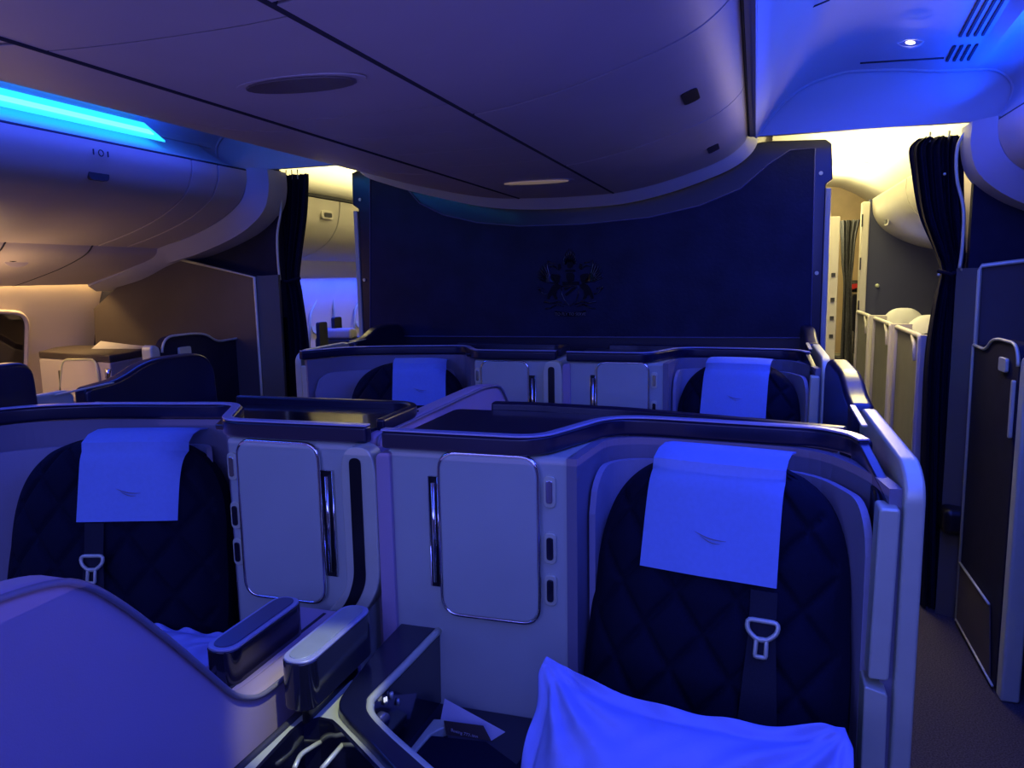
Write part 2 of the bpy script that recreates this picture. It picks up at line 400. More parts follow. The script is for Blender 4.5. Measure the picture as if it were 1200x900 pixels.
for i, (y0, y1, w) in enumerate(secs):
    t = thing('overhead_bin', 'centre overhead bin door on the blue aisle side, '+w, 'overhead bin', (-.3, (y0+y1)/2, 1.95), 'centre overhead bins')
    # door sweeps from the service channel up the side
    pr = [V(-.628, 0, cpt(-.628))]+[p for p in cprof if p.x > -.62 and (p.z < 2.2)]
    pr = [p for p in pr if p.x < -.035]
    sheet('door', [[V(p.x, y, p.z) for p in pr] for y in (y0+.006, y1-.006)], M['bin'], t, .015)
    for (lx, ly) in ((808, 110), (835, 172)):
        h = on_ray(lx, ly)
        if h and y0 < h[1].y < y1:
            c, n = h[1], h[2]; ax = V(0, 1, 0); bx = n.cross(ax).normalized()
            loop = lambda w_, h_, o_: [c+ax*a+bx*b+n*o_ for a, b in rrect(0, 0, w_, h_, min(w_, h_)*.42)]
            lt = slab('latch', loop(.17, .068, -.01), n*.016, M['silver'], t, .003)
            slab('latch_recess', loop(.14, .046, .005), n*.0045, M['black'], lt)
    t2 = thing('overhead_bin', 'centre overhead bin door on the cyan strip aisle side, '+w, 'overhead bin', (-1.5, (y0+y1)/2, 1.95), 'centre overhead bins')
    pl_ = [p for p in cprof if p.x < -1.10 and p.z < 2.2]+[V(-1.092, 0, cpt(-1.092))]
    sheet('door', [[V(p.x, y, p.z) for p in pl_] for y in (y0+.006, y1-.006)], M['bin'], t2, .015)
psu = [-1.2, 1.0, 1.60, 1.87, 2.15, 2.45, 2.75, 3.12, 3.59]
pw = ['nearest the camera', 'holding the duller oval light', 'first narrow one after the oval light', 'second narrow one', 'third narrow one', 'fourth narrow one', 'with the pale oval light strip', 'against the crest bulkhead']
for i in range(len(psu)-1):
    p = cpanel('service_panel', -1.078, -.642, psu[i], psu[i+1], M['bin'], None, .012, .002)
    tag(p, 'service panel in the underside of the centre bins, '+pw[i], 'ceiling panel', 'service panels under the centre bins')
# hanging seam rails that flank the service channel
for x in (-1.086, -.634):
    struct(tube('trim_12', [V(x, y, cpt(x)-.001) for y in (-1.1, 1, 2, 3.58)], .009, M['seam']))
for (px, py, a, b, lab, mm) in ((352, 94, .115, .03, 'dull oval reading light recess under the centre bins nearer the camera', 'warm'), (628, 211, .13, .028, 'pale oval reading light recess under the centre bins near the crest wall', 'lamp0')):
    c = on_ray(px, py)[1]
    if mm == 'lamp0': M['lamp0'] = mat('lens_pale', (.5, .42, .38), .4, emit=(1, .7, .5), estr=.12)
    t = thing('reading_light', lab, 'reading light', c)
    loop = lambda s, o_: [V(c.x+a*s*cos(k*pi/10)*1.0, c.y+b*s*sin(k*pi/10)*1.6, c.z-o_) for k in range(20)]
    slab('bezel', loop(1.18, .004), (0, 0, -.003), M['bin'], t, .001)
    slab('lens', loop(1, .008), (0, 0, -.003), M[mm], t)
# pale end trim of the bins under which the crest wall tucks
e0 = [V(p.x, 3.592, p.z) for p in cprof if p.z < 2.2]
e1 = []
for p in e0:
    c = V(CX-.03, 3.70, 2.6); d = (p-c); d.y = 0; d.normalize(); q = p+d*.045; q.y = 3.72; e1.append(q)
struct(sheet('trim_13', [e0, e1], mat('end_trim', (.8, .8, .82), .5), thick=.008))
# grey rail between bin top edge and the aisle ceiling
struct(box('trim_14', -.04, -.012, -1.2, 3.58, 2.075, 2.10, M['ceil']))
struct(tube('trim_15', [V(-.043, y, 2.082) for y in (-1.2, 3.58)], .005, M['seam']))

# ================================================================ CREST PARTITION
YP = 3.8
cp = thing('partition_wall', 'dark navy padded partition wall with a glossy coat of arms', 'partition', (-.9, YP, 0))
outer = [(412, 203), (418, 200), (466, 206), (490, 216), (515, 228), (560, 237), (620, 242), (700, 238), (780, 226), (840, 205), (870, 182), (884, 168), (900, 165), (968, 163), (975, 168), (976, 210), (968, 216), (962, 404), (424, 404), (420, 245), (413, 240)]
op = [PY(x, y, YP) for x, y in outer]
op[0:0] = []
opz = [p.copy() for p in op]
for p, q in zip(opz, outer):
    if q[1] == 404: p.z = .2
pn = slab('panel', opz, (0, .05, 0), M['cap'], cp, .006)
inner_ = [(434, 208), (466, 211), (478, 222), (492, 238), (520, 252), (560, 261), (610, 265), (680, 263), (760, 255), (820, 241), (868, 221), (900, 193), (926, 176), (955, 174), (950, 396), (434, 394)]
ip = [PY(x, y, YP-.006) for x, y in inner_]
slab('leather_face', ip, (0, .01, 0), M['part'], cp)
tube('piping', [p+V(0, -.003, 0) for p in ip], .0035, mat('piping_blue', (.10, .11, .22), .4), cp, 6, True)
# lit side edges
for (x0, y0, x1, y1) in ((971, 220, 965, 404), (416, 247, 424, 400)):
    a, b = PY(x0, y0, YP-.01), PY(x1, y1, YP-.01)
    b.z = .3
    slab('edge_trim', [a+V(-.012, 0, 0), a+V(.012, 0, 0), b+V(.012, 0, 0), b+V(-.012, 0, 0)], (0, .07, 0), M['shell'], cp, .005)
for (x, y) in ((962, 203), (957, 320), (422, 234), (427, 328)):
    c = PY(x, y, YP-.004)
    slab('screw_cap', [c+V(.009*cos(a), 0, .009*sin(a)) for a in [k*pi/6 for k in range(12)]], (0, -.005, 0), M['silver'], cp, .001)
# coat of arms: one raised glossy emblem
CC = PY(668, 332, YP-.012); U_ = .00425        # metres per photo pixel at the wall
def q(px, py): return V(CC.x+(px-668)*U_*.99, CC.y, CC.z-(py-332)*U_*1.0)
bmc = bmesh.new(); bms = bmesh.new()
def addpoly(bm, pts, th=.006):
    a = [bm.verts.new(p) for p in pts]; b = [bm.verts.new(p+V(0, th, 0)) for p in pts]
    n = len(pts); bm.faces.new(a); bm.faces.new(b[::-1])
    for i in range(n): bm.faces.new((a[i], a[(i+1) % n], b[(i+1) % n], b[i]))
def zz(x, y): return q(600+x/7.5, 270+y/7.5)          # coordinates of the 7.5x enlargement
def stroke(pts, r): add_tube(bms, [zz(*p) for p in pts], r, 6)
# shield outline and bend
stroke([(430, 490), (590, 490), (588, 560), (560, 625), (510, 665), (465, 625), (435, 560), (430, 490)], .0022)
addpoly(bmc, [zz(*p) for p in [(460, 560), (540, 500), (570, 500), (475, 580)]], .005)
addpoly(bmc, [zz(*p) for p in [(450, 505), (520, 497), (465, 530)]], .005)
# helmet, torse and crest above the shield
addpoly(bmc, [zz(*p) for p in [(475, 380), (500, 370), (535, 375), (548, 400), (545, 440), (520, 455), (490, 450), (475, 420)]])
addpoly(bmc, [zz(*p) for p in [(440, 450), (590, 450), (590, 480), (440, 480)]], .004)
addpoly(bmc, [zz(*p) for p in [(470, 345), (555, 345), (560, 365), (465, 365)]])
for a in range(0, 181, 20):
    ca, sa = cos(radians(a)), sin(radians(a))
    stroke([(510+35*ca, 300-25*sa), (510+62*ca, 285-90*sa*.9), (510+50*ca, 265-110*sa)], [.003, .0026, .0008])
addpoly(bmc, [zz(510+28*cos(k*pi/5), 305+30*sin(k*pi/5)) for k in range(10)])
addpoly(bmc, [zz(512+22*cos(k*pi/5), 215+22*sin(k*pi/5)) for k in range(10)])
for sgn in (-1, 1):
    X = lambda x: 510+sgn*(x)
    # body of the rearing beast, legs, head, tail
    addpoly(bmc, [zz(X(a), b) for a, b in [(85, 480), (120, 465), (160, 480), (185, 520), (205, 560), (215, 600), (195, 605), (180, 575), (160, 560), (150, 590), (130, 610), (115, 600), (130, 570), (125, 530), (100, 510)]])
    addpoly(bmc, [zz(X(a), b) for a, b in [(90, 400), (115, 385), (165, 380), (175, 400), (150, 420), (165, 460), (120, 475), (100, 450)]])
    stroke([(X(215), 560), (X(250), 555), (X(285), 520), (X(265), 500), (X(240), 520)], .0028)
    stroke([(X(285), 520), (X(300), 495)], .004)
    # wing feathers
    for k in range(7):
        t = k/6
        th = radians(18+60*t); L_ = 185-25*t; stroke([(X(140), 450), (X(150+.45*L_*sin(th+.25)), 445-.45*L_*cos(th+.25)), (X(150+.8*L_*sin(th+.1)), 442-.8*L_*cos(th+.1)), (X(150+L_*sin(th)), 440-L_*cos(th))], [.004, .0042, .0034, .0008])
    stroke([(X(205), 265), (X(170), 285), (X(130), 290)], .0028)
    stroke([(X(185), 320), (X(150), 310), (X(120), 330), (X(100), 345)], .003)
    addpoly(bmc, [zz(X(a), b) for a, b in [(90, 290), (110, 300), (112, 330), (95, 350), (80, 330)]])
    # ground scroll
    stroke([(X(40), 655), (X(100), 625), (X(160), 640), (X(240), 625)], [.002, .0045, .0035, .005])
    stroke([(X(60), 670), (X(120), 650), (X(180), 680), (X(230), 690)], [.002, .0035, .004, .003])
addpoly(bmc, [zz(*p) for p in [(370, 705), (440, 718), (510, 722), (590, 716), (655, 700), (650, 735), (590, 750), (510, 757), (430, 752), (375, 738)]], .003)
crest = link('crest', finish(bmc), M['crest'], cp)
link('crest_relief', finish(bms, True), mat('crest_relief_gloss', (.003, .003, .005), .12, 0, .1, 40, coat=.6), crest)
# the motto on the ribbon
text('motto', 'TO FLY TO SERVE', .020, mat('motto_grey', (.12, .12, .14), .3, .5), crest, zz(512, 737)+V(0, -.003, 0), (pi/2, 0, 0), .0008)

# ================================================================ SUITES
def shell_path(pts, r, n=6): return rnd([V(x, y, 0) for x, y in pts], r, n, closed=False)
def backrest_fn(O, yaw, tilt, hw, hgt, thick=.07, top_w=.52):
    r = V(cos(yaw), sin(yaw), 0); f = V(sin(yaw), -cos(yaw), 0)
    t = (V(0, 0, 1)*cos(tilt)-f*sin(tilt)).normalized(); n = r.cross(t).normalized()
    if n.dot(f) < 0: n = -n
    def W(v):
        if v < .55: return hw*(1-.04*(abs(v-.3)/.3)**2)
        s = (v-.55)/.45
        return hw*(.972*(1-s**2.1)**.5*(1-top_w)+.972*top_w*(1-s**5)**.45)
    def surf(x, v, out=0):
        w = max(W(min(v, .999)), .01); u = max(-1, min(1, x/w))
        e = (1-abs(u)**4)
        ev = 1-max(0, (v-.86)/.14)**3*.8
        d = thick*e*ev
        return O+r*x+t*(v*hgt)+n*(d+out)
    return r, f, t, n, W, surf
def make_seat(name, label, O, yaw, tilt, hw, hgt, cloth, belt_x, grp, belt_len=None):
    r, f, t, n, W, surf = backrest_fn(O, yaw, tilt, hw, hgt)
    root = thing(name, label, 'seat', (O.x, O.y, 0), grp)
    NU, NV = 88, 100; rows = []
    for j in range(NV+1):
        v = j/NV; w = W(min(v, .9995)); row = []
        for i in range(NU+1):
            u = -1+2*i/NU; x = w*u*.999
            X_, Z_ = x, v*hgt
            a = ((X_/.105+Z_/.135) % 1); b = ((X_/.105-Z_/.135) % 1)
            da = min(a, 1-a)*.083; db = min(b, 1-b)*.083
            dq = .010*max(exp(-(da/.0045)**2), exp(-(db/.0045)**2))
            pf = .008*(abs(sin(pi*a))*abs(sin(pi*b)))
            row.append(surf(x, v, (-dq+pf)*(1 if abs(u) < .93 else 0)))
        rows.append(row)
    sheet('backrest', rows, M['fabric'], root)
    # solid padded back body behind the quilted front
    rim = [O+r*(W(min(j/40, .9995))*.999)+t*(j/40*hgt) for j in range(41)]+[O-r*(W(min(j/40, .9995))*.999)+t*(j/40*hgt) for j in range(40, -1, -1)]
    slab('back_shell', rim, -n*.05, M['fabric'], root)
    # cushion
    c0 = O+f*.02
    pts = [c0-r*hw*.95+f*.02, c0+r*hw*.95+f*.02, c0+r*hw*.95+f*.5, c0-r*hw*.95+f*.5]
    pts = [V(p.x, p.y, .42) for p in pts]
    slab('seat_cushion', rnd(pts, .06, 5), (0, 0, O.z-.42-.02), M['fabric'], root, .03)
    slab('seat_base', [V(p.x*.9+c0.x*.1, p.y*.9+c0.y*.1, .0) for p in pts], (0, 0, .42), M['shelld'], root, .02)
    # head cloth draped over the top
    cx, cw, v0, skew = cloth
    rows = []
    for j in range(25):
        s = j/24; row = []
        for i in range(21):
            x = cx+(i/20-.5)*cw*(1+.02*(1-s))+skew*(1-s)
            vb = v0 + (1.0-v0)*s
            o_ = .010+.0025*sin(9*x/cw+2)*(1-s)
            if s <= .84: p = surf(x, v0+(.93-v0)*(s/.84), o_)
            else:
                k = (s-.84)/.16; p = surf(x, .93, .012+.008*min(1, k*6))+t*(.056*sin(k*pi/2))-n*(.115*(1-cos(k*pi/2)))
            row.append(p)
        rows.append(row)
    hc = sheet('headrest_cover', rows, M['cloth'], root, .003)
    bm = bmesh.new()
    for k, (w_, dz, r_) in enumerate(((.055, 0, .0009), (.035, -.006, .0006))):
        add_tube(bm, [surf(cx+skew*.6+w_*(a/8-.5)+.005, v0+.12+(dz+.004-(a/8)*.010-.004*sin(a/8*pi))/hgt, .0145) for a in range(9)], [.0003+r_*sin(pi*a/8) for a in range(9)], 5)
    link('emblem', finish(bm), M['shelld'], hc)
    # shoulder belt and its buckle tongue
    bx0, vb, vtop = belt_x
    sp = []
    for j in range(17):
        v = vtop+(0.0-vtop)*j/16; wv = .021+.012*max(0, (vb-v)/vb)**1.0*1.6
        xo = bx0+.012*(vtop-v)
        sp.append([surf(xo-wv, v, .014), surf(xo, v, .017), surf(xo+wv, v, .014)])
    sheet('shoulder_belt', sp, M['strap'], root, .003)
    bm = bmesh.new()
    def bpnt(a, b): return surf(bx0+.003+a*.78, vb+b*.85/hgt, .024)
    add_tube(bm, rnd([bpnt(-.031, .018), bpnt(.031, .018), bpnt(.030, -.002), bpnt(.010, -.018), bpnt(-.010, -.018), bpnt(-.030, -.002)], .008, 3), .0042, 6, True)
    add_tube(bm, rnd([bpnt(-.010, -.016), bpnt(.010, -.016), bpnt(.011, -.050), bpnt(-.011, -.050)], .003, 2), .0038, 6, True)
    link('buckle', finish(bm, True), M['silver'], root)
    return root

def cabinet(label, x0, x1, Y, ztop, zbot, door, handle_x, pill_x, slope=0, grp='console cabinets beside the centre seats', hz=(.89, 1.115)):
    """front console with a small door, a chrome slot handle and pill shaped controls"""
    root = thing('console_cabinet', label, 'cabinet', ((x0+x1)/2, Y, 0), grp)
    def W(x, z, o=0): return V(x, Y-o+slope*(x-x0), z)
    body = [(x0, zbot), (x1, zbot), (x1, ztop), (x0, ztop)]
    slab('body', [W(x, z) for x, z in body], (0, .30, 0), M['shell'], root, .012)
    dx0, dx1, dz0, dz1 = door
    loop = rrect((dx0+dx1)/2, (dz0+dz1)/2, dx1-dx0, dz1-dz0, .035, 8)
    d = slab('door', [W(x, z, .012) for x, z in loop], (0, .014, 0), M['shell'], root, .003)
    tube('edge_trim', [W(x, z, .008) for x, z in rrect((dx0+dx1)/2, (dz0+dz1)/2, dx1-dx0+.006, dz1-dz0+.006, .038, 8)], .004, M['chrome'], d, 6, True)
    hx0, hx1 = handle_x
    h = slab('handle_slot', [W(x, z, .003) for x, z in ((hx0, hz[0]), (hx1, hz[0]), (hx1, hz[1]), (hx0, hz[1]))], (0, .004, 0), M['black'], root)
    tube('handle_frame', [W(x, z, .004) for x, z in ((hx0, hz[0]), (hx1, hz[0]), (hx1, hz[1]), (hx0, hz[1]))], .0022, M['chrome'], h, 6, True)
    hm = (hx0+hx1)/2
    tube('handle_bar', [W(hm, hz[0]+.01, .006), W(hm, hz[1]-.012, .006)], .0045, M['chrome'], h)
    for pz in (1.10, .99, .907):
        b = slab('control', [W(pill_x+a, pz+c, .006) for a, c in rrect(0, 0, .024, .062, .0118)], (0, .008, 0), M['silver'], root, .002)
        slab('button', [W(pill_x+a, pz+c, .009) for a, c in rrect(0, 0, .013, .044, .006)], (0, .006, 0), M['gloss'] if pz < 1.05 else M['chrome'], b, .001)
    return root

# ---- cap rails and shells --------------------------------------------------
def capstrip(root, path, w=.028, z1=1.203, h=.036, dir_=1, tail=0):
    """dark band whose lit top is painted as a lighter lip, following the plan path"""
    ext = [(.19, 1.36), (.205, 1.27)] if tail else []
    wallpath('cap_rail', path, z1-h, z1, M['cap'], root, w*dir_, .007)
    if tail: wallpath('side_rim', [path[-2], path[-1]]+[V(*e, 0) for e in ext], .3, z1, M['cap'], root, .02, .004, [z1, z1-.004, z1-.03, z1-.06])
    wallpath('cap_lit_top', [(p[0], p[1]) for p in path], z1-.0005, z1+.0035, M['capedge'], root, w*.75*dir_, .0015)  # brightly lit rail top put into a paler strip
A_cap = shell_path([(-.697, 1.335), (-.37, 1.33), (-.285, 1.55), (-.22, 1.575), (.12, 1.535), (.165, 1.49), (.178, 1.44)], [0, .06, .05, .05, .03, .02, 0])
B_cap = shell_path([(-1.80, 1.22), (-1.69, 1.41), (-1.56, 1.475), (-1.20, 1.55), (-1.095, 1.36), (-.745, 1.365)], [0, .06, .06, .05, .05, 0])
def suite(tagname, cap, label, recess, shelf, loc, grp):
    root = thing('suite_shell', label, 'seat shell', loc, grp)
    capstrip(root, cap, tail=1 if tagname == 'A' else 0)
    wallpath('outer_shell', recess, .25, 1.165, M['shelld'], root, .02, 0)
    return root
A_rec = shell_path([(-.305, 1.345), (-.285, 1.535), (-.22, 1.57), (.12, 1.535), (.19, 1.37), (.205, 1.27)], [0, .04, .05, .10, .05, 0])
A = suite('A', A_cap, 'seat shell around the nearer seat that holds the pillow, with navy top rim', A_rec, None, (-.05, 1.5, 0), 'centre suite shells')
B_rec = shell_path([(-1.79, 1.24), (-1.69, 1.42), (-1.56, 1.485), (-1.205, 1.555), (-1.125, 1.42)], [0, .06, .05, .05, 0])
B = suite('B', B_cap, 'seat shell around the nearer seat by the cyan strip aisle, with navy top rim', B_rec, None, (-1.5, 1.5, 0), 'centre suite shells')
# inset padded panels inside the shells
def insert(root, path, z1, r=.08, name='inner_panel'):
    P = [V(p[0], p[1], 0) for p in path]; N = len(P)
    L = [0]
    for a, b in zip(P, P[1:]): L.append(L[-1]+(b-a).length)
    tot = L[-1]; zs = []
    for l in L:
        e = min(l, tot-l)
        zs.append(z1-(r-sqrt(max(0, r*r-(r-e)**2)) if e < r else 0))
    return wallpath(name, path, .3, z1, M['insert'], root, .012, 0, zs)
def dens(path, n=6):
    out = []
    for a, b in zip(path, path[1:]):
        for k in range(n): out.append(Vector(a)*(1-k/n)+Vector(b)*(k/n))
    return out+[Vector(path[-1])]
insert(A, dens(shell_path([(-.282, 1.40), (-.265, 1.51), (-.21, 1.545), (.105, 1.51), (.165, 1.36), (.178, 1.29)], [0, .04, .05, .10, .05, 0])), 1.125)
insert(B, dens(shell_path([(-1.76, 1.25), (-1.66, 1.39), (-1.55, 1.46), (-1.27, 1.525), (-1.215, 1.46)], [0, .06, .05, .03, 0])), 1.105)
# rear decks behind the rims (monitor consoles of the row behind)
slab('shelf', rnd([V(-.69, 1.36, 1.17), V(-.385, 1.36, 1.17), V(-.30, 1.56, 1.17), (V(-.26, 1.72, 1.17)), V(-.69, 1.72, 1.17)], .02), (0, 0, .012), M['navy'], A, .003)
wallpath('rear_rim', shell_path([(-.60, 1.72), (-.50, 1.725), (-.28, 1.70), (.0, 1.62), (.17, 1.57)], [0, .03, .04, .04, 0]), 1.165, 1.20, M['cap'], A, .03, .006)
slab('shelf', [V(-1.13, 1.39, 1.175), V(-.76, 1.39, 1.175), V(-.76, 1.66, 1.175), V(-1.22, 1.66, 1.175), V(-1.22, 1.56, 1.175)], (0, 0, .012), M['gloss'], B, .003)
wallpath('rear_rim', shell_path([(-1.28, 1.66), (-.80, 1.66), (-.765, 1.62), (-.762, 1.44)], [0, .03, .03, 0]), 1.175, 1.205, M['cap'], B, .02, .005)
# deck that carries the rims, a solid rear wall
box('rear_wall', -.69, .18, 1.74, 1.77, .25, 1.165, M['shell'], A)
box('rear_wall', -1.79, -.76, 1.68, 1.71, .25, 1.165, M['shell'], B)
slab('top_deck', [V(-.25, 1.60, 1.15), V(.16, 1.57, 1.15), V(.18, 1.74, 1.15), V(-.25, 1.74, 1.15)], (0, 0, .012), M['navy'], A, .003)
slab('top_deck', [V(-1.25, 1.58, 1.15), V(-1.56, 1.51, 1.15), V(-1.78, 1.35, 1.15), V(-1.80, 1.69, 1.15), V(-1.25, 1.69, 1.15)], (0, 0, .012), M['navy'], B, .003)
cabA = cabinet('grey console cabinet with small door between the near divider and the pillow seat', -.695, -.305, 1.35, 1.165, .45, (-.575, -.381, .84, 1.162), (-.602, -.583), -.357)
cabB = cabinet('grey console cabinet with small door beside the near seat of the cyan strip aisle', -1.093, -.75, 1.375, 1.165, .45, (-1.056, -.862, .815, 1.158), (-.857, -.831), -1.077, hz=(.875, 1.105))

# ---- divider slot frame between the seats
def divider_frame():
    DX = .014
    root = thing('divider_slot', 'upright silver frame with a black slot between the two near consoles', 'divider', (-.77, 1.36, 0), 'divider slots between the consoles')
    y = 1.335
    lo = rnd([V(-.815+DX, y, .84), V(-.80+DX, y, .90), V(-.802+DX, y, 1.165), V(-.728+DX, y, 1.165), V(-.722+DX, y, .90), V(-.74+DX, y, .84), V(-.80+DX, y, .79), V(-.86+DX, y, .79)], [0, .04, .03, .03, .04, .03, .03, .03], 8)
    outer = [V(-.802+DX, y, .87), V(-.804+DX, y, 1.13), V(-.79+DX, y, 1.168), V(-.74+DX, y, 1.168), V(-.727+DX, y, 1.13), V(-.727+DX, y, .89), V(-.745+DX, y, .845), V(-.78+DX, y, .80), V(-.86+DX, y, .80), V(-.83+DX, y, .835)]
    o = slab('frame', rnd(outer, .028, 7), (0, .045, 0), M['silver'], root, .006)
    slot = [V(-.783+DX, y-.002, .895), V(-.783+DX, y-.002, 1.145), V(-.757+DX, y-.002, 1.145), V(-.757+DX, y-.002, .885), V(-.775+DX, y-.002, .845), V(-.81+DX, y-.002, .80), V(-.835+DX, y-.002, .80), V(-.80+DX, y-.002, .845)]
    slab('slot', rnd(slot, [.02, .013, .013, .02, .02, 0, 0, .02], 6), (0, .004, 0), M['black'], root)
    slab('side_panel', rnd([V(-.727+DX, y+.004, .6), V(-.727+DX, y+.004, 1.158), V(-.696+DX, y+.004, 1.158), V(-.694+DX, y+.004, .6)], [0, .02, 0, 0], 5), (0, .03, 0), M['lav'], root, .003)
    return root
div = divider_frame()

# ---- aisle doors of the centre suites
def aisle_door(xo, sgn, label, y0=0.0, hump=((1.93, 1.215), (2.05, 1.25), (2.38, 1.25), (2.46, 1.22)), wy=1.825):
    """xo = aisle face, sgn=+1 door on the right of its seat"""
    X = lambda d: xo-sgn*d
    root = thing('suite_door', label, 'suite door', (xo, 1.6+y0, 0), 'aisle doors of the centre suites')
    prof = rnd([V(X(0), 1.255+y0, 0), V(X(0), 1.255+y0, 1.175), V(X(0), 1.31+y0, 1.203), V(X(0), wy-.045+y0, 1.205), V(X(0), wy-.025+y0, 1.19), V(X(0), wy-.025+y0, 0)], [0, .03, .03, .01, .01, 0], 5)
    slab('frame', prof, (-sgn*.030, 0, 0), M['silver'], root, .006)
    slab('inner_face', [V(X(.034), 1.28+y0, .3), V(X(.034), 1.28+y0, 1.12), V(X(.034), 1.33+y0, 1.15), V(X(.034), 1.62+y0, 1.15), V(X(.034), 1.62+y0, .3)], (-sgn*.03, 0, 0), M['black'], root, .006)
    slab('latch_cover', rnd([V(X(.040), 1.245+y0, .862), V(X(.070), 1.245+y0, .862), V(X(.066), 1.245+y0, 1.140), V(X(.036), 1.245+y0, 1.140)], .006), (0, .05, 0), M['silver'], root, .006)
    slab('lower_cover', rnd([V(X(.038), 1.235+y0, .5), V(X(.074), 1.235+y0, .5), V(X(.076), 1.235+y0, .855), V(X(.042), 1.235+y0, .845)], .006), (0, .06, 0), M['silver'], root, .006)
    # raised wing behind
    p2 = rnd([V(X(-.004), wy+y0, 1.0), V(X(-.004), wy+y0, 1.205)]+[V(X(-.004), a+y0, b) for a, b in hump]+[V(X(-.004), hump[-1][0]+.01+y0, 1.0)], [0, .02, .05, .08, .06, .03, 0], 6)
    slab('wing', p2, (-sgn*.055, 0, 0), M['cap'], root, .014)
    slab('lower_panel', [V(X(.0), wy-.02+y0, 0), V(X(.0), wy-.02+y0, 1.0), V(X(.0), hump[-1][0]+y0, 1.0), V(X(.0), hump[-1][0]+y0, 0)], (-sgn*.045, 0, 0), M['shelld'], root, .005)
    slab('light_lens', rnd([V(X(.040), 1.60+y0, 1.198), V(X(.052), 1.60+y0, 1.198), V(X(.052), 1.80+y0, 1.205), V(X(.040), 1.80+y0, 1.205)], .004), (0, 0, .004), M['silver'], root, .001)
    return root
dA = aisle_door(.254, 1, 'suite door edge with silver frame beside the pillow seat aisle')
dB = aisle_door(-1.86, -1, 'suite door with raised wing at the near seat of the cyan strip aisle', 0, ((1.83, 1.215), (1.95, 1.262), (2.20, 1.258), (2.25, 1.20)), 1.70)

# ---- the seats
seatA = make_seat('seat', 'navy quilted seat with white head cloth, pillow on it', V(-.075, 1.285, .60), radians(-11), radians(15), .234, .59, (.0, .232, .632, 0), (.100, .515, .62), 'centre suite seats')
seatB = make_seat('seat', 'navy quilted seat half hidden behind the big lavender divider', V(-1.362, 1.275, .60), radians(17), radians(14), .257, .565, (.055, .215, .655, 0), (-.012, .50, .65), 'centre suite seats')

# ---- far row copies
D = (0, 1.56, 0)
fA = dup(A, D, 'far seat shell below the crest wall, on the blue aisle side')
fB = dup(B, D, 'far seat shell below the crest wall, on the cyan strip aisle side')
fcA = dup(cabA, D, 'far console cabinet under the crest, door on its right half')
fcB = dup(cabB, D, 'far console cabinet under the crest, beside the half hidden head cloth')
fd = dup(div, D, 'small slot between the two far consoles below the crest wall')
fsA = dup(seatA, D, 'far seat with white head cloth below the crest wall, blue aisle side')
fsB = dup(seatB, D, 'far seat with white head cloth partly hidden by the sloping divider top')
fdA = dup(dA, D, 'far suite door edge next to the right end of the crest wall')
fdB = dup(dB, D, 'far suite door edge beside the curtain at the cyan strip aisle')

slab('near_wing', rnd([V(-1.865, .9, 1.0), V(-1.865, .9, 1.30), V(-1.865, 1.545, 1.30), V(-1.865, 1.56, 1.0)], [0, .03, .05, 0], 6), (.05, 0, 0), M['cap'], dB, .012)

# ---- big lavender divider panel between seats (near) and its twin behind
def divider_panel(label):
    root = thing('seat_divider', label, 'divider', (-.765, .6, 0), 'curved divider panels between seats')
    prof = [(-.16, .3), (-.16, 1.18), (.50, 1.188), (.62, 1.178), (.665, 1.158), (.72, 1.105), (.80, 1.013), (.905, .883), (.935, .862), (.97, .845), (1.05, .843), (1.30, .843), (1.30, .3)]
    P = rnd([V(-.74, y, z) for y, z in prof], [0, .02, .05, .05, .05, .05, .05, .04, .03, .03, .02, 0, 0], 4)
    slab('panel', P, (-.05, 0, 0), M['lav'], root, .012)
    edge = [p+V(.003, 0, -.004) for p in P if p.z > .4]
    tube('edge_trim', edge, .0045, M['shelld'], root, 6)
    return root
dp = divider_panel('large curved lavender divider panel filling the lower left corner')
dp2 = dup(dp, D, 'sloping pale divider top reaching back between the two rows')
# ledge with grooves where the armrest post stands
lg = thing('armrest_ledge', 'grooved blue ledge at the foot of the navy armrest post', 'ledge', (-.84, 1.12, .7))
box('ledge', -.90, -.79, .93, 1.30, .80, .835, M['lav'], lg, .006)
for x in (-.872, -.812): box('groove', x, x+.006, .95, 1.28, .8345, .8365, M['seam'], lg)

# ---- armrest posts (rounded upright blocks)
def post(label, x0, x1, y0, y1, z0, z1, topm):
    root = thing('armrest', label, 'armrest', ((x0+x1)/2, (y0+y1)/2, z0), None)
    r = (x1-x0)/2
    def stad(k, z): return rnd([V(x0+k, y0+k, z), V(x1-k, y0+k, z), V(x1-k, y1-k, z), V(x0+k, y1-k, z)], r*1.0, 8)
    slab('body', stad(0, z0), (0, 0, z1-z0-.004), M['gloss'], root, .003)
    slab('foot', stad(.022, z0-.034), (0, 0, .04), M['black'], root)
    slab('rim', stad(0.001, z1-.005), (0, 0, .005), M['capedge'], root, .002)
    slab('top_pad', stad(.009, z1-.002), (0, 0, .004), topm, root, .001)
    return root
M['padblue'] = mat('pad_blue', (.10, .11, .18), .3, .2)
M['padsilver'] = mat('pad_silver', (.40, .46, .44), .3, .3, .12, 12)
post('navy rounded armrest post with dark blue top', -.862, -.803, .985, 1.205, .80, .90, M['padblue'])
post('navy rounded armrest post with brushed silver top', -.716, -.657, .985, 1.205, .815, .90, M['padsilver'])

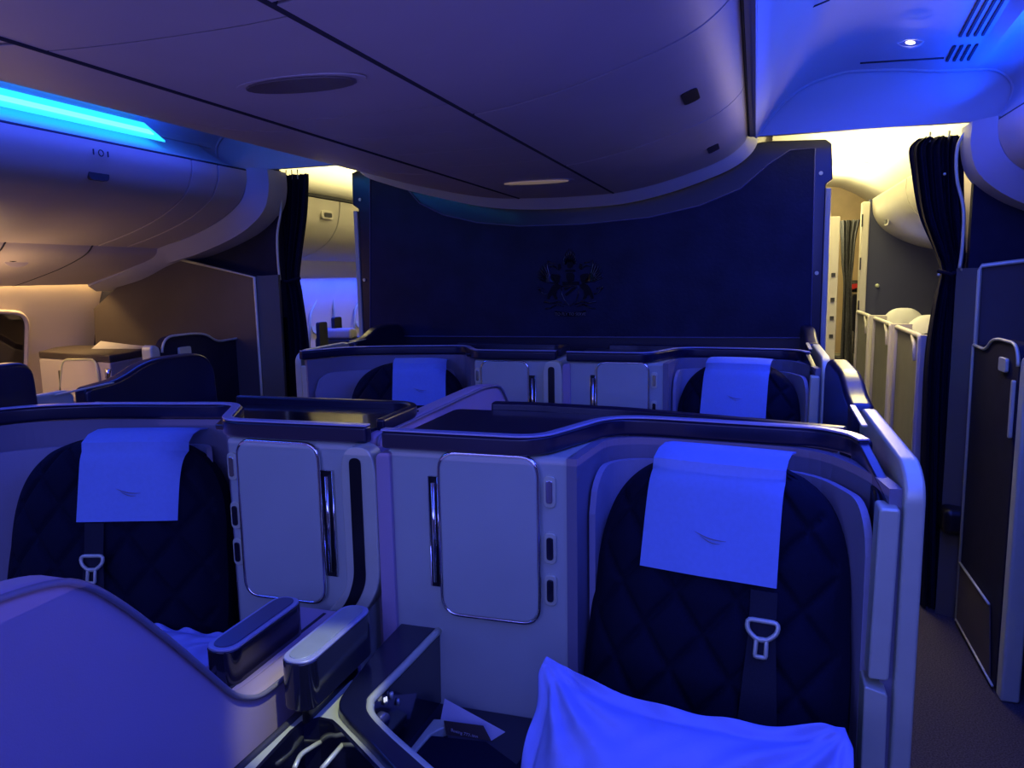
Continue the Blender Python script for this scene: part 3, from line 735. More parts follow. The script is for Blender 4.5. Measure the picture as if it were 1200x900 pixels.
# ---- side console of seat A: armrest top, controls, pockets
sc = thing('seat_console', 'dark curved armrest console with silver trim and seat controls', 'console', (-.6, 1.1, 0))
Z = .80
left_e = [(475, 723), (440, 762), (413, 797), (400, 815), (397, 826), (402, 836), (430, 865), (462, 900)]
right_e = [(512, 733), (470, 778), (436, 812), (431, 822), (433, 835), (454, 858), (500, 899)]
def ext_(p, q_, k): d = (q_-p); return q_+d*k
L = [PZ(x, y, Z) for x, y in left_e]; L[0] = V(-.676, 1.35, Z); L.append(ext_(L[-2], L[-1], 1.3))
R_ = [PZ(x, y, Z) for x, y in right_e]; R_[0] = V(-.597, 1.35, Z); R_.append(ext_(R_[-2], R_[-1], .8))
Ls = crv(L, 5); Rs = crv(R_, 5)
slab('armrest_top', [p-V(0, 0, .02) for p in Ls]+[p-V(0, 0, .02) for p in Rs[::-1]], (0, 0, .02), M['navy'], sc, .004)
tube('silver_trim', [p+V(.004, 0, -.006) for p in Rs], .0075, M['silver'], sc)
# control face below the inner trim
Rc = [p for p in Rs if p.y > 1.0]
sheet('control_panel', [[p+V(.002, 0, -.015) for p in Rc], [p+V(.0, 0, -.16) for p in Rc]], M['gloss'], sc, .01)
nb = len(Rc)
def onc(s, dz, o=.012):
    k = s*(nb-1); i = min(nb-2, int(k)); p = Rc[i].lerp(Rc[i+1], k-i); return p+V(o, -.002, dz)
for s, dz, w in ((.30, -.030, .004), (.34, -.03, .004), (.52, -.045, .004), (.48, -.05, .004), (.60, -.05, .003), (.26, -.055, .003)):
    tube('button', [onc(s, dz-.006, .009), onc(s, dz+.006, .009)], w, M['padsilver'], sc, 8)
M['glint'] = mat('glint_white', (.8, .8, .8), .3, emit=(.8, .85, 1), estr=.8)  # glints on the buttons painted as tiny glowing marks
for s_, dz in ((.36, -.022), (.345, -.024), (.55, -.042), (.58, -.046), (.47, -.06), (.63, -.06)): tube('button_glint', [onc(s_, dz-.004, .012), onc(s_, dz+.004, .012)], .0016, M['glint'], sc, 6)
c = onc(.40, -.048, .010)
kb = tube('control_knob', [c, c+V(.012, -.004, 0)], .013, M['padblue'], sc, 14)
for k in range(8):
    pts_ = [onc(s, -.085-.009*k, .0075) for s in (.45, .55, .65, .75, .85)]
    tube('vent_rib', pts_, .0022, M['cap'], sc, 5)
# silver Y plate with the bottle pocket
plate = [(406, 793), (414, 794), (404, 812), (399, 822), (402, 834), (432, 864), (470, 905), (448, 905), (396, 851), (388, 844), (374, 841), (354, 846), (342, 856), (296, 905), (272, 905), (362, 826)]
PP = [PZ(x, y, .782) for x, y in plate]
slab('silver_plate', PP, (0, 0, -.012), M['silver'], sc, .003)
tube('seam', [PZ(385, 805, .783)+V(-.003, 0, 0), PZ(362, 826, .783), PZ(272, 908, .783)], .006, M['seam'], sc)
tube('plate_slot', [PZ(368, 829, .787), PZ(392, 806, .787)], .0015, M['shelld'], sc)
tube('plate_slot', [PZ(373, 831, .787), PZ(386, 818, .787)], .002, M['capedge'], sc)
# pocket well: dark walls and floor below the plate
well = [PZ(x, y, .782) for x, y in ((296, 906), (342, 856), (354, 846), (374, 841), (388, 844), (396, 851), (448, 906))]
wl = [p.copy() for p in well]
sheet('pocket_wall', [wl, [V(p.x, p.y, .62) for p in wl]], M['gloss'], sc, .006)
slab('pocket_floor', [V(p.x, p.y, .60) for p in wl], (0, 0, .02), M['gloss'], sc)
tube('pocket_rail', rnd([PZ(345, 900, .74), PZ(352, 884, .74), PZ(381, 866, .74)], .012, 5, False), .004, M['silver'], sc)
tube('pocket_rail', [PZ(377, 901, .76), PZ(410, 863, .76)], .004, M['silver'], sc)
# lower tray with literature pocket
box('lower_tray', -.62, -.30, .75, 1.348, .60, .64, M['navy'], sc, .006)
box('console_side', -.735, -.69, .55, 1.345, .0, .55, M['shelld'], sc, .004)
lp = [PZ(*p, .665) for p in [(478, 880), (500, 852), (508, 842), (524, 843), (526, 850), (512, 856), (505, 860), (484, 884)]]
slab('pocket_frame', lp, (0, 0, -.02), M['silver'], sc, .003)
tag(slab('safety_card', [PY(520, 845, 1.235), PY(566, 851, 1.235), PY(575, 868, 1.225), PY(523, 861, 1.225)], (0, .002, 0), mat('card_dark', (.05, .035, .03), .4)), 'dark folded safety card in the low pocket beside the pillow', 'card')
text('card_text', 'Boeing 777-300', .0085, M['paper'], S.objects['safety_card'], PY(544, 860, 1.226), (radians(90), radians(7), 0), .0002)
tag(slab('paper', [PY(521, 819, 1.30), PY(592, 858, 1.26), PY(576, 868, 1.25), PY(515, 850, 1.27)], (0, .001, 0), M['paper']), 'folded white paper sheet sticking up behind the dark safety card', 'paper')
slab('tray_pad', [PZ(483, 886, .662), PZ(505, 861, .662), PZ(570, 868, .662), PZ(620, 905, .662), PZ(500, 920, .662)], (0, 0, -.02), M['fabric'], sc, .004)
# padded bolster beside the pillow
bl = slab('seat_bolster', [V(-.46, .72, .50), V(-.33, .70, .50), V(-.27, 1.20, .50), V(-.37, 1.27, .50)], (0, 0, .165), M['fabric'], seatA, .03)

# ---- pillow on seat A
def pillow(name, label, c00, c10, c11, c01, bulge, seed, parent=None):
    rnds = random.Random(seed); ph = [rnds.uniform(0, 6.28) for _ in range(9)]
    nrm = (c10-c00).cross(c01-c00).normalized()
    N = 80
    big = seed == 3
    def P_(u, v, side):
        cu, cv = u*2-1, v*2-1
        uu = .5+.5*cu*(1-(.07 if big else .06)*(1-cv*cv)); vv = .5+.5*cv*(1-(.20 if big else .08)*(1-abs(cu)**2.6))
        k = max(0, abs(cu)+abs(cv)-1.80)                    # blunt the corners
        uu -= math.copysign(k*.16, cu); vv -= math.copysign(k*.16, cv)
        p = (c00*(1-uu)*(1-vv)+c10*uu*(1-vv)+c11*uu*vv+c01*(1-uu)*vv)
        a, b = min(1, abs(cu)/.90), min(1, abs(cv)/.86)    # padded part ends at the flange seam
        f = max(0, 1-a**2.6)*max(0, 1-b**2.6)
        h = bulge*(f**.5)
        w = 0
        for (ccx, ccy, fr, am, ph_) in ((-1, 1, 17, .010, 0), (1, 1, 15, .011, 1), (-1, -1, 13, .008, 2), (1, -1, 14, .008, 3)):
            dx, dy = cu-ccx, cv-ccy; r_ = sqrt(dx*dx+dy*dy)+1e-4; an = math.atan2(dy, dx)
            w += am*sin(an*fr+ph[ph_])*exp(-((r_-.42)/.40)**2)
        w += .006*sin(6*cu+3*cv+ph[4])+.004*sin(11*cu-7*cv+ph[5])+.003*sin(21*cu+4*sin(5*cv)+ph[6])
        edge = max(abs(cu), abs(cv))
        fl = .010*sin(14*cu+11*cv+ph[7])*max(0, edge-.86)/.14
        return p+nrm*(side*(h+.0015)+w*(.5+.5*min(1, f*3))*(1 if big else .5)+fl)
    bm = bmesh.new(); top = [[bm.verts.new(P_(i/N, j/N, 1)) for i in range(N+1)] for j in range(N+1)]
    bot = [[top[j][i] if i in (0, N) or j in (0, N) else bm.verts.new(P_(i/N, j/N, -.6)) for i in range(N+1)] for j in range(N+1)]
    for g in (top, bot):
        for j in range(N):
            for i in range(N):
                f = bm.faces.new((g[j][i], g[j][i+1], g[j+1][i+1], g[j+1][i]))
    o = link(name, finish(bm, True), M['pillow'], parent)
    s = o.modifiers.new('sub', 'SUBSURF'); s.levels = 1; s.render_levels = 1
    return tag(o, label, 'pillow')
pillow('pillow', 'large rumpled white pillow leaning on the nearer navy seat', V(-.355, .80, .60), V(.17, .74, .62), PY(1003, 840, 1.06), PY(636, 758, 1.09), .075, 3)
# folded blanket corner by the far side of seat B (blue scrap seen above the divider edge)
pl2 = pillow('pillow', 'pale cushion corner just visible beside the lavender divider edge', V(-1.30, 1.05, .66), V(-1.0, 1.12, .66), V(-1.0, 1.32, .74), V(-1.30, 1.26, .78), .04, 5)

# ================================================================ WINDOW-SIDE SUITES
def side_door(sd, label):
    f = lambda x: x if sd < 0 else mx(x)
    root = thing('suite_door', label, 'suite door', (f(-2.67), 3.2, 0), 'dark doors of the window side suites')
    X = f(-2.67); e = -1 if sd < 0 else 1
    prof = [(3.50, .02), (3.515, 1.193), (3.34, 1.188), (3.27, 1.232), (3.18, 1.244), (2.99, 1.244), (2.95, 1.20), (2.95, .02)]
    P = rnd([V(X, y, z) for y, z in prof], [0, .01, .05, .06, .05, .05, .03, 0], 5)
    slab('door_panel', P, (e*.04, 0, 0), M['bulk'], root, .004)
    P2 = [p for p in P if p.z > .05]
    tube('edge_trim', [p+V(-e*.004, 0, 0) for p in P if p.z > .1 or p.y > 3.3][:60], .006, M['silver'], root)
    slab('frame', rnd([V(X, 2.945, .0), V(X, 2.945, 1.20), V(X, 2.885, 1.215), V(X, 2.885, 0)], [0, .03, .03, 0], 5), (e*.06, 0, 0), M['silver'], root, .01)
    slab('handle', [V(X-e*.001, 3.095+a, 1.160+b) for a, b in rrect(0, 0, .085, .05, .012)], (-e*.012, 0, 0), M['silver'], root, .003)
    slab('grip', [V(X, 2.975+a, 1.02+b) for a, b in rrect(0, 0, .02, .20, .008)], (-e*.012, 0, 0), M['silver'], root, .003)
    slab('kick_panel', [V(X-e*.002, 3.49, .03), V(X-e*.002, 3.49, .28), V(X-e*.002, 3.06, .28), V(X-e*.002, 3.00, .03)], (-e*.004, 0, 0), M['brown'], root, .001)
    tube('kick_rail', [V(X-e*.008, 3.49, .283), V(X-e*.008, 3.06, .283)], .005, M['silver'], root)
    tube('kick_rail', [V(X-e*.006, 3.49, .03), V(X-e*.006, 2.96, .018)], .005, M['silver'], root)
    return root
side_door(1, 'dark suite door with silver upright and handle across the aisle from the curtain')
side_door(-1, 'dark suite door with pale edge in front of the brown closet')
# window suite console on the left
wc = thing('console_cabinet', 'beige lit console cabinet below the warm window wall', 'cabinet', (-3.3, 3.1, 0))
a, b, c_ = PZ(45, 412, 1.145), PZ(128, 417, 1.145), PZ(181, 408, 1.145)
body = [V(a.x, a.y, 0), V(b.x, b.y, 0), V(c_.x, c_.y, 0), V(c_.x-.02, 3.49, 0), V(a.x*1.06, 3.49, 0)]
slab('body', body, (0, 0, 1.11), M['beige'], wc, .01)
slab('top', [V(p.x, p.y, 1.11) for p in body], (0, 0, .036), M['brown'], wc, .006)
fx = (b-a).normalized(); nx = V(fx.y, -fx.x, 0)
def F(px, py):      # point on the front face
    d = ray(px, py); o = a; t = ((o-V(0, 0, H)).dot(nx))/d.dot(nx); return V(0, 0, H)+d*t
dq = rnd([F(72, 470), F(76, 421), F(115, 421), F(122, 470)], [0, .05, .05, 0], 6)
dd = slab('door', [p+nx*.002 for p in dq], nx*.012, M['beige'], wc, .002)
tube('edge_trim', [p+nx*.012 for p in dq], .006, M['silver'], dd)
tube('handle_slot', [F(72, 434)+nx*.006, F(74, 458)+nx*.006], .010, M['black'], wc)
tube('knob', [F(127, 432)+nx*.0, F(127, 443)+nx*.0], .016, M['chrome'], wc, 10)
tag(slab('paper', [PZ(107, 409, 1.15), PZ(118, 400, 1.18), PZ(150, 404, 1.165), PZ(180, 407, 1.15), PZ(160, 409, 1.148)], (0, 0, .002), M['paper']), 'curled loose paper lying on top of the warm lit console', 'paper')

# right side: wall panel above the suite door, monument edge, next suite edge
mo = thing('laminate_bulkhead', 'dark laminate panel with pale upright edge behind the far side suite door', 'panel', (1.0, 3.6, 0))
mp = [V(.905, 3.57, 0), V(.86, 3.57, 1.50), V(1.9, 3.57, 1.62), V(1.9, 3.57, 0)]
slab('panel', mp, (0, .03, 0), M['brown'], mo, .003)
tube('edge_trim', [V(1.9, 3.56, 1.63), V(.868, 3.56, 1.508), V(.862, 3.56, 1.49), V(.872, 3.56, 0)], .009, M['silver'], mo)
slab('side_panel', [V(.86, 3.57, 0), V(.86, 3.57, 1.50), V(.79, 3.61, 1.50), V(.79, 3.61, 0)], (0, .005, 0), M['taupe'], mo)
ns = thing('suite_door', 'pale rounded edge of a nearer suite at the right border', 'suite door', (.9, 2.35, 0))
slab('frame', rnd([V(.88, 2.45, 0), V(.88, 2.45, .86), V(.88, 2.30, .86), V(.88, 2.30, 0)], [0, .03, .03, 0], 5), (.05, 0, 0), M['silver'], ns, .01)
box('inner_panel', .93, .98, 1.6, 2.9, .0, 1.0, M['navy'], ns, .01)
slab('door_panel', [V(.93, 2.50, .0), V(.93, 2.50, .82), V(.93, 2.87, .82), V(.93, 2.87, .0)], (.03, 0, 0), M['shell'], ns, .004)
slab('window', [V(.945, 2.52, 1.02), V(.945, 2.52, 1.16), V(.945, 2.80, 1.16), V(.945, 2.80, 1.02)], (.02, 0, 0), M['gloss'], ns, .004)

# ================================================================ CURTAINS
def curtain(name, label, keys, Y, folds, m, depth=.02, parent=None, ztie=None):
    """keys: list of (z, xleft, xright)"""
    root = thing(name, label, 'curtain', ((keys[0][1]+keys[0][2])/2, Y, keys[-1][0]))
    K = crv([V(a, b, c) for a, b, c in keys], 8); N = 90; rows = []
    for k, p in enumerate(K):
        w = p.z-p.y; row = []
        for i in range(N+1):
            u = i/N
            ph = u*folds*2*pi
            amp = depth*(1 if w > .1 else .6)
            row.append(V(p.y+w*u+.006*sin(ph*.5+k*.05)*min(1, w*8), Y+amp*sin(ph+.5*sin(k*.11))+.4*amp*sin(ph*2.3+1), p.x))
        rows.append(row)
    sheet('fabric', rows, m, root, .003)
    return root, K
def xz(pix, Y): a_ = [PY(x, y, Y) for x, y in pix]; return a_
YC = 3.66
lk = []
for yy, xl, xr in ((205, 323, 362), (250, 324, 359), (300, 324, 352), (326, 323, 350), (345, 325, 354), (400, 326, 362), (470, 326, 366)):
    a1, a2 = PY(xl, yy, YC), PY(xr, yy, YC); lk.append(((a1.z+a2.z)/2, a1.x, a2.x))
lk.append((.02, lk[-1][1], lk[-1][2]+.03))
cL, KL = curtain('curtain', 'dark navy curtain tied back beside the brown closet', lk, YC, 6, M['curtain'])
tube('tie_band', [PY(322, 327, YC-.03), PY(336, 330, YC-.045), PY(352, 326, YC-.03)], .008, M['curtain'], cL)
rk = []
YR = 3.66
for yy, xl, xr in ((160, 1078, 1130), (172, 1066, 1131), (200, 1068, 1130), (250, 1076, 1131), (290, 1092, 1132), (312, 1101, 1131), (325, 1101, 1128), (360, 1093, 1128), (430, 1084, 1127), (560, 1080, 1122), (712, 1079, 1114)):
    a1, a2 = PY(xl, yy, YR), PY(xr, yy, YR); rk.append(((a1.z+a2.z)/2, a1.x, a2.x))
cR, KR = curtain('curtain', 'dark navy curtain gathered and tied at the bright aisle opening', rk, YR, 7, M['curtain'])
tube('tie_band', [PY(1099, 317, YR-.03), PY(1114, 322, YR-.05), PY(1130, 316, YR-.03)], .009, M['curtain'], cR)
for (x, y) in ((1100, 322), (1127, 316), (1107, 204)):
    tube('tie_stud', [PY(x, y, YR-.06), PY(x, y, YR-.045)], .006, M['silver'], cR, 8)
for (x, Yy, r_, n_) in ((PY(1090, 160, YR).x, YR, cR, 'hook'),):
    for k in range(3): tube('hook', [V(x+.07*k, Yy, 2.06), V(x+.07*k, Yy, 2.02)], .004, M['silver'], cR, 6)
for k in range(4): tube('hook', [V(lk[0][1]+.03+.035*k, YC, 2.08), V(lk[0][1]+.03+.035*k, YC, 2.03)], .003, M['silver'], cL, 6)

# ================================================================ REAR CABIN (bright, beyond the openings)
struct(box('ceiling', -3.4, 1.7, 3.62, 11.5, 2.38, 2.42, M['cream']))
for sd in (-1, 1):
    f = lambda x: x if sd < 0 else mx(x)
    struct(ext_sheet('ceiling', [(-1.9, 2.36), (-2.45, 2.355), (-2.60, 2.33), (-2.75, 2.26), (-2.90, 2.16), (-2.98, 2.10)], 3.64, 11.5, M['cream'], sd, c=CX))
    rbp = [(-2.98, 2.07), (-2.99, 1.98), (-3.02, 1.88), (-3.10, 1.78), (-3.25, 1.70), (-3.42, 1.66)] if sd < 0 else [(-2.72, 2.07), (-2.73, 1.95), (-2.80, 1.84), (-2.95, 1.74), (-3.15, 1.67), (-3.42, 1.63)]
    rb = [(p.x, p.z) for p in crv([V(x, 0, z) for x, z in rbp], 5)]
    ys = (3.66, 5.2, 7.0, 8.8) if sd < 0 else (3.66, 5.5, 7.0)
    for i in range(len(ys)-1):
        lab = ('cream overhead bin seen past the navy curtain by the closet' if i == 0 else 'cream overhead bin farther down the rear cabin past the closet curtain') if sd < 0 else ('cream rear cabin bin just beyond the aisle curtain' if i == 0 else 'cream rear cabin bin with latch above the dark transverse wall')
        if i == 2: lab = 'last cream overhead bin at the far end of the rear cabin'
        t = thing('overhead_bin', lab, 'overhead bin', (f(-3.2), (ys[i]+ys[i+1])/2, 1.7), 'rear cabin bins')
        ext_sheet('door', rb, ys[i]+.008, ys[i+1]-.008, M['cream'], sd, t, .02, c=CX)
        lx = rb[3]
        yl = {(-1, 0): 5.02, (-1, 1): 6.1, (1, 1): 6.55}.get((sd, i))
        if yl:
            x_, z_ = (rb[9] if sd > 0 else rb[6])
            o_ = .012 if sd < 0 else -.012
            slab('latch', [V(f(x_)+o_, yl+p, z_+q2) for p, q2 in rrect(0, 0, .16, .06, .025)], (o_, 0, 0), M['cream'], t, .004)
            slab('latch_recess', [V(f(x_)+o_*2.1, yl+p, z_+q2) for p, q2 in rrect(0, 0, .10, .03, .012)], (o_*.4, 0, 0), M['seam'], t)
    struct(ext_sheet('trim_16', [(-2.96, 2.085), (-3.2, 2.09)], 3.66, 11, M['seam'], sd, thick=.02, c=CX))
    struct(ext_sheet('trim_17', [(-3.42, 1.66), (-3.5, 1.60), (-3.62, 1.52)], 3.66, 9 if sd < 0 else 7, M['cream'], sd, c=CX))
# rear left sidewall: blue lit scalloped panels, windows, seat tops
for k, yy in enumerate((5.35, 6.15, 6.95)):
    w_ = struct(slab('window_%d' % (k+2), [V(-3.80, yy+p, 1.18+q2) for p, q2 in rrect(0, 0, .26, .34, .10, 6)], (.02, 0, 0), M['shell']))
    struct(tube('trim_18', [V(-3.76, yy-.22, .9), V(-3.74, yy-.20, 1.2), V(-3.70, yy-.1, 1.40), V(-3.69, yy, 1.43), V(-3.70, yy+.1, 1.40), V(-3.74, yy+.20, 1.2), V(-3.76, yy+.22, .9)], .012, M['shell']))
def seat_foot(t, x, y): box('leg', x-.03, x+.03, y-.25, y-.05, 0, .40, M['silver'], t, .005)
def far_seat(x, y, lab, w=.44, h=1.06):
    t = thing('passenger_seat', lab, 'seat', (x, y, 0), 'rear cabin seats by the blue wall')
    box('backrest', x-w/2, x+w/2, y, y+.12, .45, h, M['black'], t, .04)
    box('headrest', x-w/2*.7, x+w/2*.7, y-.02, y+.10, h-.02, h+.07, M['shelld'], t, .03)
    box('seat_cushion', x-w/2, x+w/2, y-.45, y+.05, .40, .5, M['black'], t, .03)
    seat_foot(t, x-.15, y); seat_foot(t, x+.15, y)
far_seat(-3.35, 5.7, 'dark rear seat back nearest the blue lit side wall', h=1.02)
far_seat(-2.75, 5.6, 'dark rear seat back next to the partition edge, beyond the curtain', h=1.04)
# privacy screens seen past the curtain
for (px, hgt, k) in ((372, 378, 0), (390, 372, 1)):
    a_ = PX(px-2, hgt, -3.4 if k else -3.3)
    tag(slab('privacy_screen', rnd([a_, a_+V(0, .12, 0), a_+V(0, .12, -.25), a_+V(0, 0, -.25)], [.02, .02, 0, 0], 4), (.03, 0, 0), M['bulk']), ('small dark screen edge beside the blue windows, beyond the navy curtain', 'dark screen standing between the blue window panels')[k], 'screen')
# right rear: seats with silver framed side screens
def rear_suite(y, lab, ytop):
    X = .72
    t = thing('passenger_seat', lab, 'seat', (X, y, 0), 'rear cabin seats seen through the aisle opening')
    pr = rnd([V(X, y, .0), V(X, y, 1.20), V(X, y+.62, 1.20), V(X, y+.62, .0)], [0, .02, .02, 0], 4)
    s = slab('side_screen', pr, (.03, 0, 0), M['green'], t, .004)
    tube('frame', [p+V(-.004, 0, 0) for p in pr], .012, M['cream'], s)
    slab('frame_bar', [V(X-.006, y-.015, 1.14), V(X-.006, y-.015, 1.205), V(X+.10, y-.015, 1.205), V(X+.10, y-.015, 1.165), V(X+.035, y-.015, 1.15), V(X+.03, y-.015, .0), V(X-.006, y-.015, .0)], (0, .03, 0), M['cream'], s, .004)
    tube('screen_brace', [V(X-.008, y+.16, 1.19), V(X-.008, y+.10, 1.15), V(X-.008, y+.08, 1.08)], .010, M['cream'], s)
    box('backrest', X+.06, X+.52, y+.12, y+.28, .4, 1.16, M['black'], t, .05)
    rows = [[V(X+.12+.22*i/10, y+.10+.20*(j/8), 1.10+.14*sin(pi*min(1, j/8*.95+.05))**.6-.05*abs(i/5-1)**3) for i in range(11)] for j in range(9)]
    sheet('headrest_cover', rows, M['paper'], t, .006)
    box('handle', X+.045, X+.055, y+.015, y+.03, .72, .85, M['silver'], t, .002)
    box('seat_cushion', X+.06, X+.52, y-.35, y+.15, .38, .5, M['black'], t, .03)
rear_suite(3.86, 'rear seat with framed side screen closest to the aisle curtain', 0)
rear_suite(4.66, 'middle rear seat with framed side screen in the aisle opening', 0)
rear_suite(5.52, 'rear seat with framed side screen standing next to the pale post', 0)
# transverse grey panel and post
tw = thing('partition_wall', 'plain slate grey wall with pale post behind the rear seats', 'partition', (1.3, 7.0, 0))
slab('panel', [V(.87, 7.0, 0), V(.87, 7.0, 2.07), V(2.0, 7.0, 2.07), V(2.0, 7.0, 0)], (0, .05, 0), mat('slate_panel', (.05, .055, .11), .6, 0, .05, 5), tw)
box('post', .815, .872, 6.97, 7.08, 0, 2.05, M['cream'], tw, .008)
tube('screw_cap', [V(.955, 6.97, 1.37), V(.955, 7.0, 1.37)], .016, M['silver'], tw, 10)
for k, z in enumerate((1.9, 1.55, 1.2)): box('hinge', .812, .822, 6.96, 6.975, z-.05, z+.05, M['seam'], tw)
# galley beyond: cream wall, grey curtain, black case with red bag, wooden stick
gk = []
for yy, xl, xr in ((258, 983, 1008), (280, 985, 1003), (310, 986, 1000), (330, 988, 998), (360, 987, 998), (420, 984, 998), (470, 982, 998)):
    a1, a2 = PY(xl, yy, 7.6), PY(xr, yy, 7.6); gk.append(((a1.z+a2.z)/2, a1.x, a2.x))
gk.append((.02, gk[-1][1], gk[-1][2]))
curtain('curtain', 'small grey galley curtain tied back far down the aisle', gk, 7.6, 4, M['curtain2'], .03)
struct(box('wall_rear', -.5, 2.2, 8.55, 8.6, 0, 2.4, mat('galley_wood', (.55, .40, .22), .5, 0, .1, 6)))
ct = thing('galley_column', 'narrow cream galley column with small fittings at the partition edge', 'column', (.65, 7.0, 0))
x0_ = PY(970, 300, 6.8).x; x1_ = PY(983, 300, 6.8).x
box('post', x0_-.2, x1_, 6.8, 6.9, 0, 1.93, M['cream'], ct, .005)
for z in (.95, 1.1, 1.25, 1.45): box('latch', x1_-.05, x1_-.02, 6.785, 6.8, z, z+.03, M['seam'], ct)
tk = thing('trolley', 'dark trolley case below the red bag in the far galley', 'trolley', (.95, 8.1, 0))
p0, p1 = PY(999, 350, 8.0), PY(1010, 470, 8.0)
box('body', p0.x, p1.x+.1, 8.0, 8.3, .05, PY(1000, 345, 8.0).z, M['black'], tk, .02)
for k in range(2): box('wheel', p0.x+.03+.2*k, p0.x+.09+.2*k, 8.02, 8.10, .0, .06, M['seam'], tk, .01)
r0, r1 = PY(994, 343, 7.95), PY(1012, 331, 7.95)
tag(box('bag', r0.x+.02, r1.x+.04, 7.98, 8.2, r0.z, r1.z+.02, M['black'], None, .03), 'black bag lying on the trolley case behind the red cloth', 'bag')
tag(slab('red_cloth', rnd([PY(995, 338, 7.93), PY(998, 333, 7.93), PY(1009, 332, 7.93), PY(1008, 336, 7.93), PY(997, 340, 7.93)], .02), (0, .03, 0), M['red'], None, .004), 'small bright red cloth on the bag in the far galley', 'cloth')
tag(tube('wooden_stick', [PY(994, 352, 7.8), PY(993, 403, 7.8)], .022, mat('stick_wood', (.75, .5, .28), .5)), 'pale wooden stick standing before the dark trolley in the galley', 'stick')
tag(box('cup', PY(993, 400, 7.85).x, PY(1000, 400, 7.85).x, 7.85, 7.92, PY(996, 398, 7.85).z-.14, PY(996, 388, 7.85).z, M['cream'], None, .01), 'cream cup shaped holder at the foot of the wooden stick', 'cup')
gc = thing('galley_counter', 'low olive galley counter under the cream holder far down the aisle', 'counter', (.9, 7.9, 0))
zc = PY(996, 400, 7.8).z-.02
box('top', .72, 1.12, 7.75, 8.0, zc-.14, zc-.11, M['green'], gc, .004)
box('body', .74, 1.10, 7.77, 7.98, 0, zc-.14, M['green'], gc, .004)
# rear ceiling vents and bar
rv = thing('air_vent', 'row of slotted vents in the bright rear ceiling', 'vent', (.45, 5, 2.37))
va = PZ(1036, 158, 2.345); vx = va.x
for k in range(5):
    y_ = va.y-.15+k*.62
    for j in range(3):
        x_ = vx-.02+j*.04
        box('slot', x_, x_+.018, y_, y_+.46, 2.343, 2.350, M['green'], rv)
struct(box('trim_19', .3, 1.2, 6.6, 6.68, 2.30, 2.38, M['cream']))
struct(tube('trim_20', [V(.30, 4.4, 2.378), V(.30, 7.0, 2.378)], .008, M['taupe']))

# ================================================================ LIGHTS
def area(name, loc, size, col, power, rot=(0, 0, 0), sy=None, spread=180):
    l = bpy.data.lights.new(name, 'AREA'); l.shape = 'RECTANGLE'; l.size = size; l.size_y = sy or size; l.color = col; l.energy = power; l.spread = radians(spread)
    o = bpy.data.objects.new(name, l); COL.objects.link(o); o.location = loc; o.rotation_euler = [radians(a) for a in rot]; return o
def point(name, loc, col, power, r=.1):
    l = bpy.data.lights.new(name, 'POINT'); l.color = col; l.energy = power; l.shadow_soft_size = r
    o = bpy.data.objects.new(name, l); COL.objects.link(o); o.location = loc; return o
BL = (.035, .07, 1.0); BL2 = (.10, .13, 1.0)
# mood lighting washing down from both aisles' vaults
area('mood_light_right', (.42, 1.2, 2.24), .5, BL, 40, (0, -10, 0), 4.0)
area('mood_light_left', (-2.30, 1.0, 2.24), .35, BL, 25, (0, 12, 0), 4.0)
# cove lights throw blue onto the vault ceilings
area('vent_glow', (.93, 2.7, 2.22), .06, (.02, .4, 1), 1.6, (0, 150, 0), .8)
area('cove_light_right', (.80, 2.2, 2.16), .08, (.0, .05, 1), 12, (0, 150, 0), 2.6)
area('cove_light_left', (-2.62, 1.5, 2.16), .06, (.0, .05, 1), 9, (0, 190, 0), 3.2)
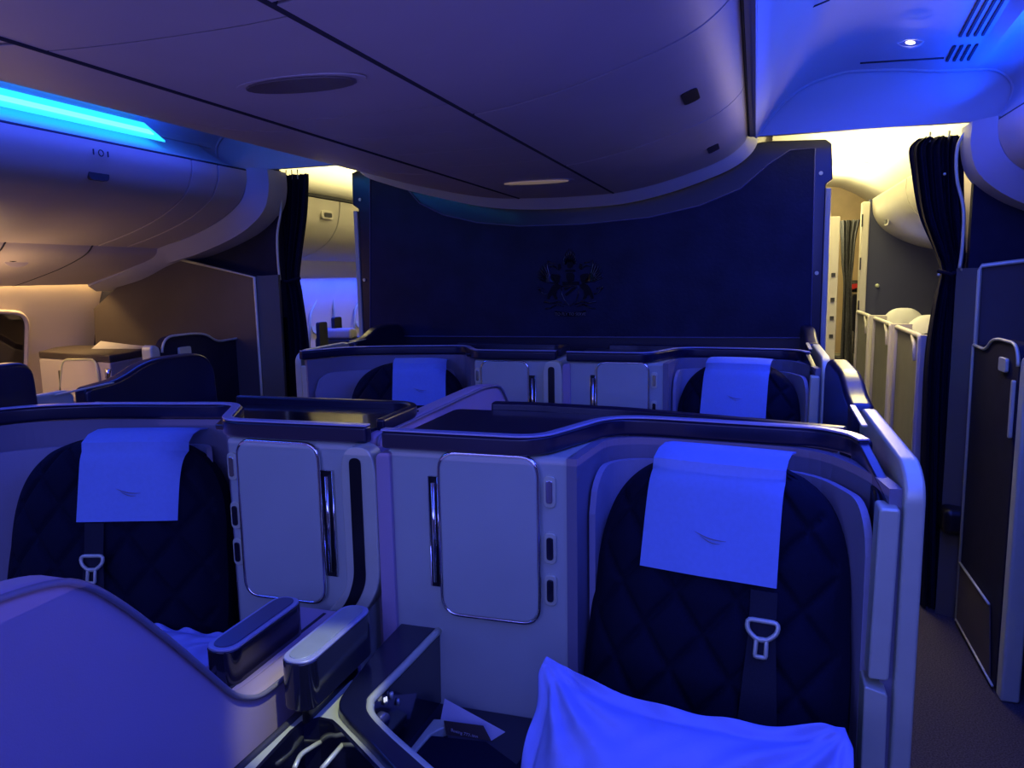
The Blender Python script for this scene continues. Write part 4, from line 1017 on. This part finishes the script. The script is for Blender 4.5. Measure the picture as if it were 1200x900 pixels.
# added fill from behind the viewer, brightens the faces turned to the camera
area('front_fill', (-.7, -1.0, 1.9), 2.6, (.15, .18, 1), 46, (76, 0, 0), .8)
area('aisle_wash_right', (.78, 1.7, 2.0), .25, (.03, .06, 1), 7, (0, 100, 0), 3.0)
point('galley_glow', (.55, 7.5, 1.95), (1, .88, .42), 7, .1)
point('aisle_floor_glow', (.50, 4.1, 1.7), (1, .72, .38), 9, .1)  # added stand-in for rear cabin light reaching the aisle floor
# warm wash on the window wall, left
area('window_wash', (-3.62, 2.4, 1.54), .05, (1, .60, .22), 26, (0, 0, 0), 2.8)
point('slate_fill', (.9, 6.1, 1.5), (.3, .35, 1), 1.5, .1)
point('warm_spill', (-3.1, 2.5, 1.40), (1, .6, .3), 3.0, .15)
def spot(name, loc, tgt, col, power, ang, r=.02):
    l = bpy.data.lights.new(name, 'SPOT'); l.color = col; l.energy = power; l.spot_size = radians(ang); l.spot_blend = .6; l.shadow_soft_size = r
    o = bpy.data.objects.new(name, l); COL.objects.link(o); o.location = loc
    o.rotation_euler = (Vector(tgt)-Vector(loc)).to_track_quat('-Z', 'Y').to_euler(); return o
spot('reading_lamp', (-.30, .75, 1.84), (-.69, 1.02, .78), (.95, 1, .72), 30, 15)
area('bin_uplight_fill', (-.6, .9, 1.15), 1.6, (.28, .22, 1), 2.6, (180, 0, 0), 1.6)  # added uplight in mid-air, lifts the dark bin undersides
# bright rear cabin
area('rear_light_right', (.35, 6.0, 2.30), .5, (1, .86, .32), 16, (0, 0, 0), 4.4)
area('rear_cove_right', (.62, 5.9, 2.05), .25, (1, .90, .42), 62, (0, 180, 0), 3.4)
area('rear_ceiling_light', (.5, 4.4, 2.0), .2, (1, .90, .42), 13, (0, 180, 0), 1.2)
area('rear_cove_left', (-2.7, 5.6, 2.05), .1, (1, .88, .40), 26, (0, 190, 0), 3.6)
area('rear_light_left', (-2.3, 5.8, 2.25), .4, (1, .88, .45), 7, (0, 0, 0), 3.4)
area('rear_window_wash', (-3.52, 6.0, 1.50), .06, (.0, .05, 1), 34, (0, 8, 0), 3.4)
w = bpy.data.worlds.new('world'); S.world = w; w.use_nodes = True
w.node_tree.nodes['Background'].inputs[0].default_value = (.10, .09, .40, 1); w.node_tree.nodes['Background'].inputs[1].default_value = .18
S.view_settings.view_transform = 'Standard'; S.view_settings.look = 'None'; S.view_settings.exposure = 0; S.view_settings.gamma = 1
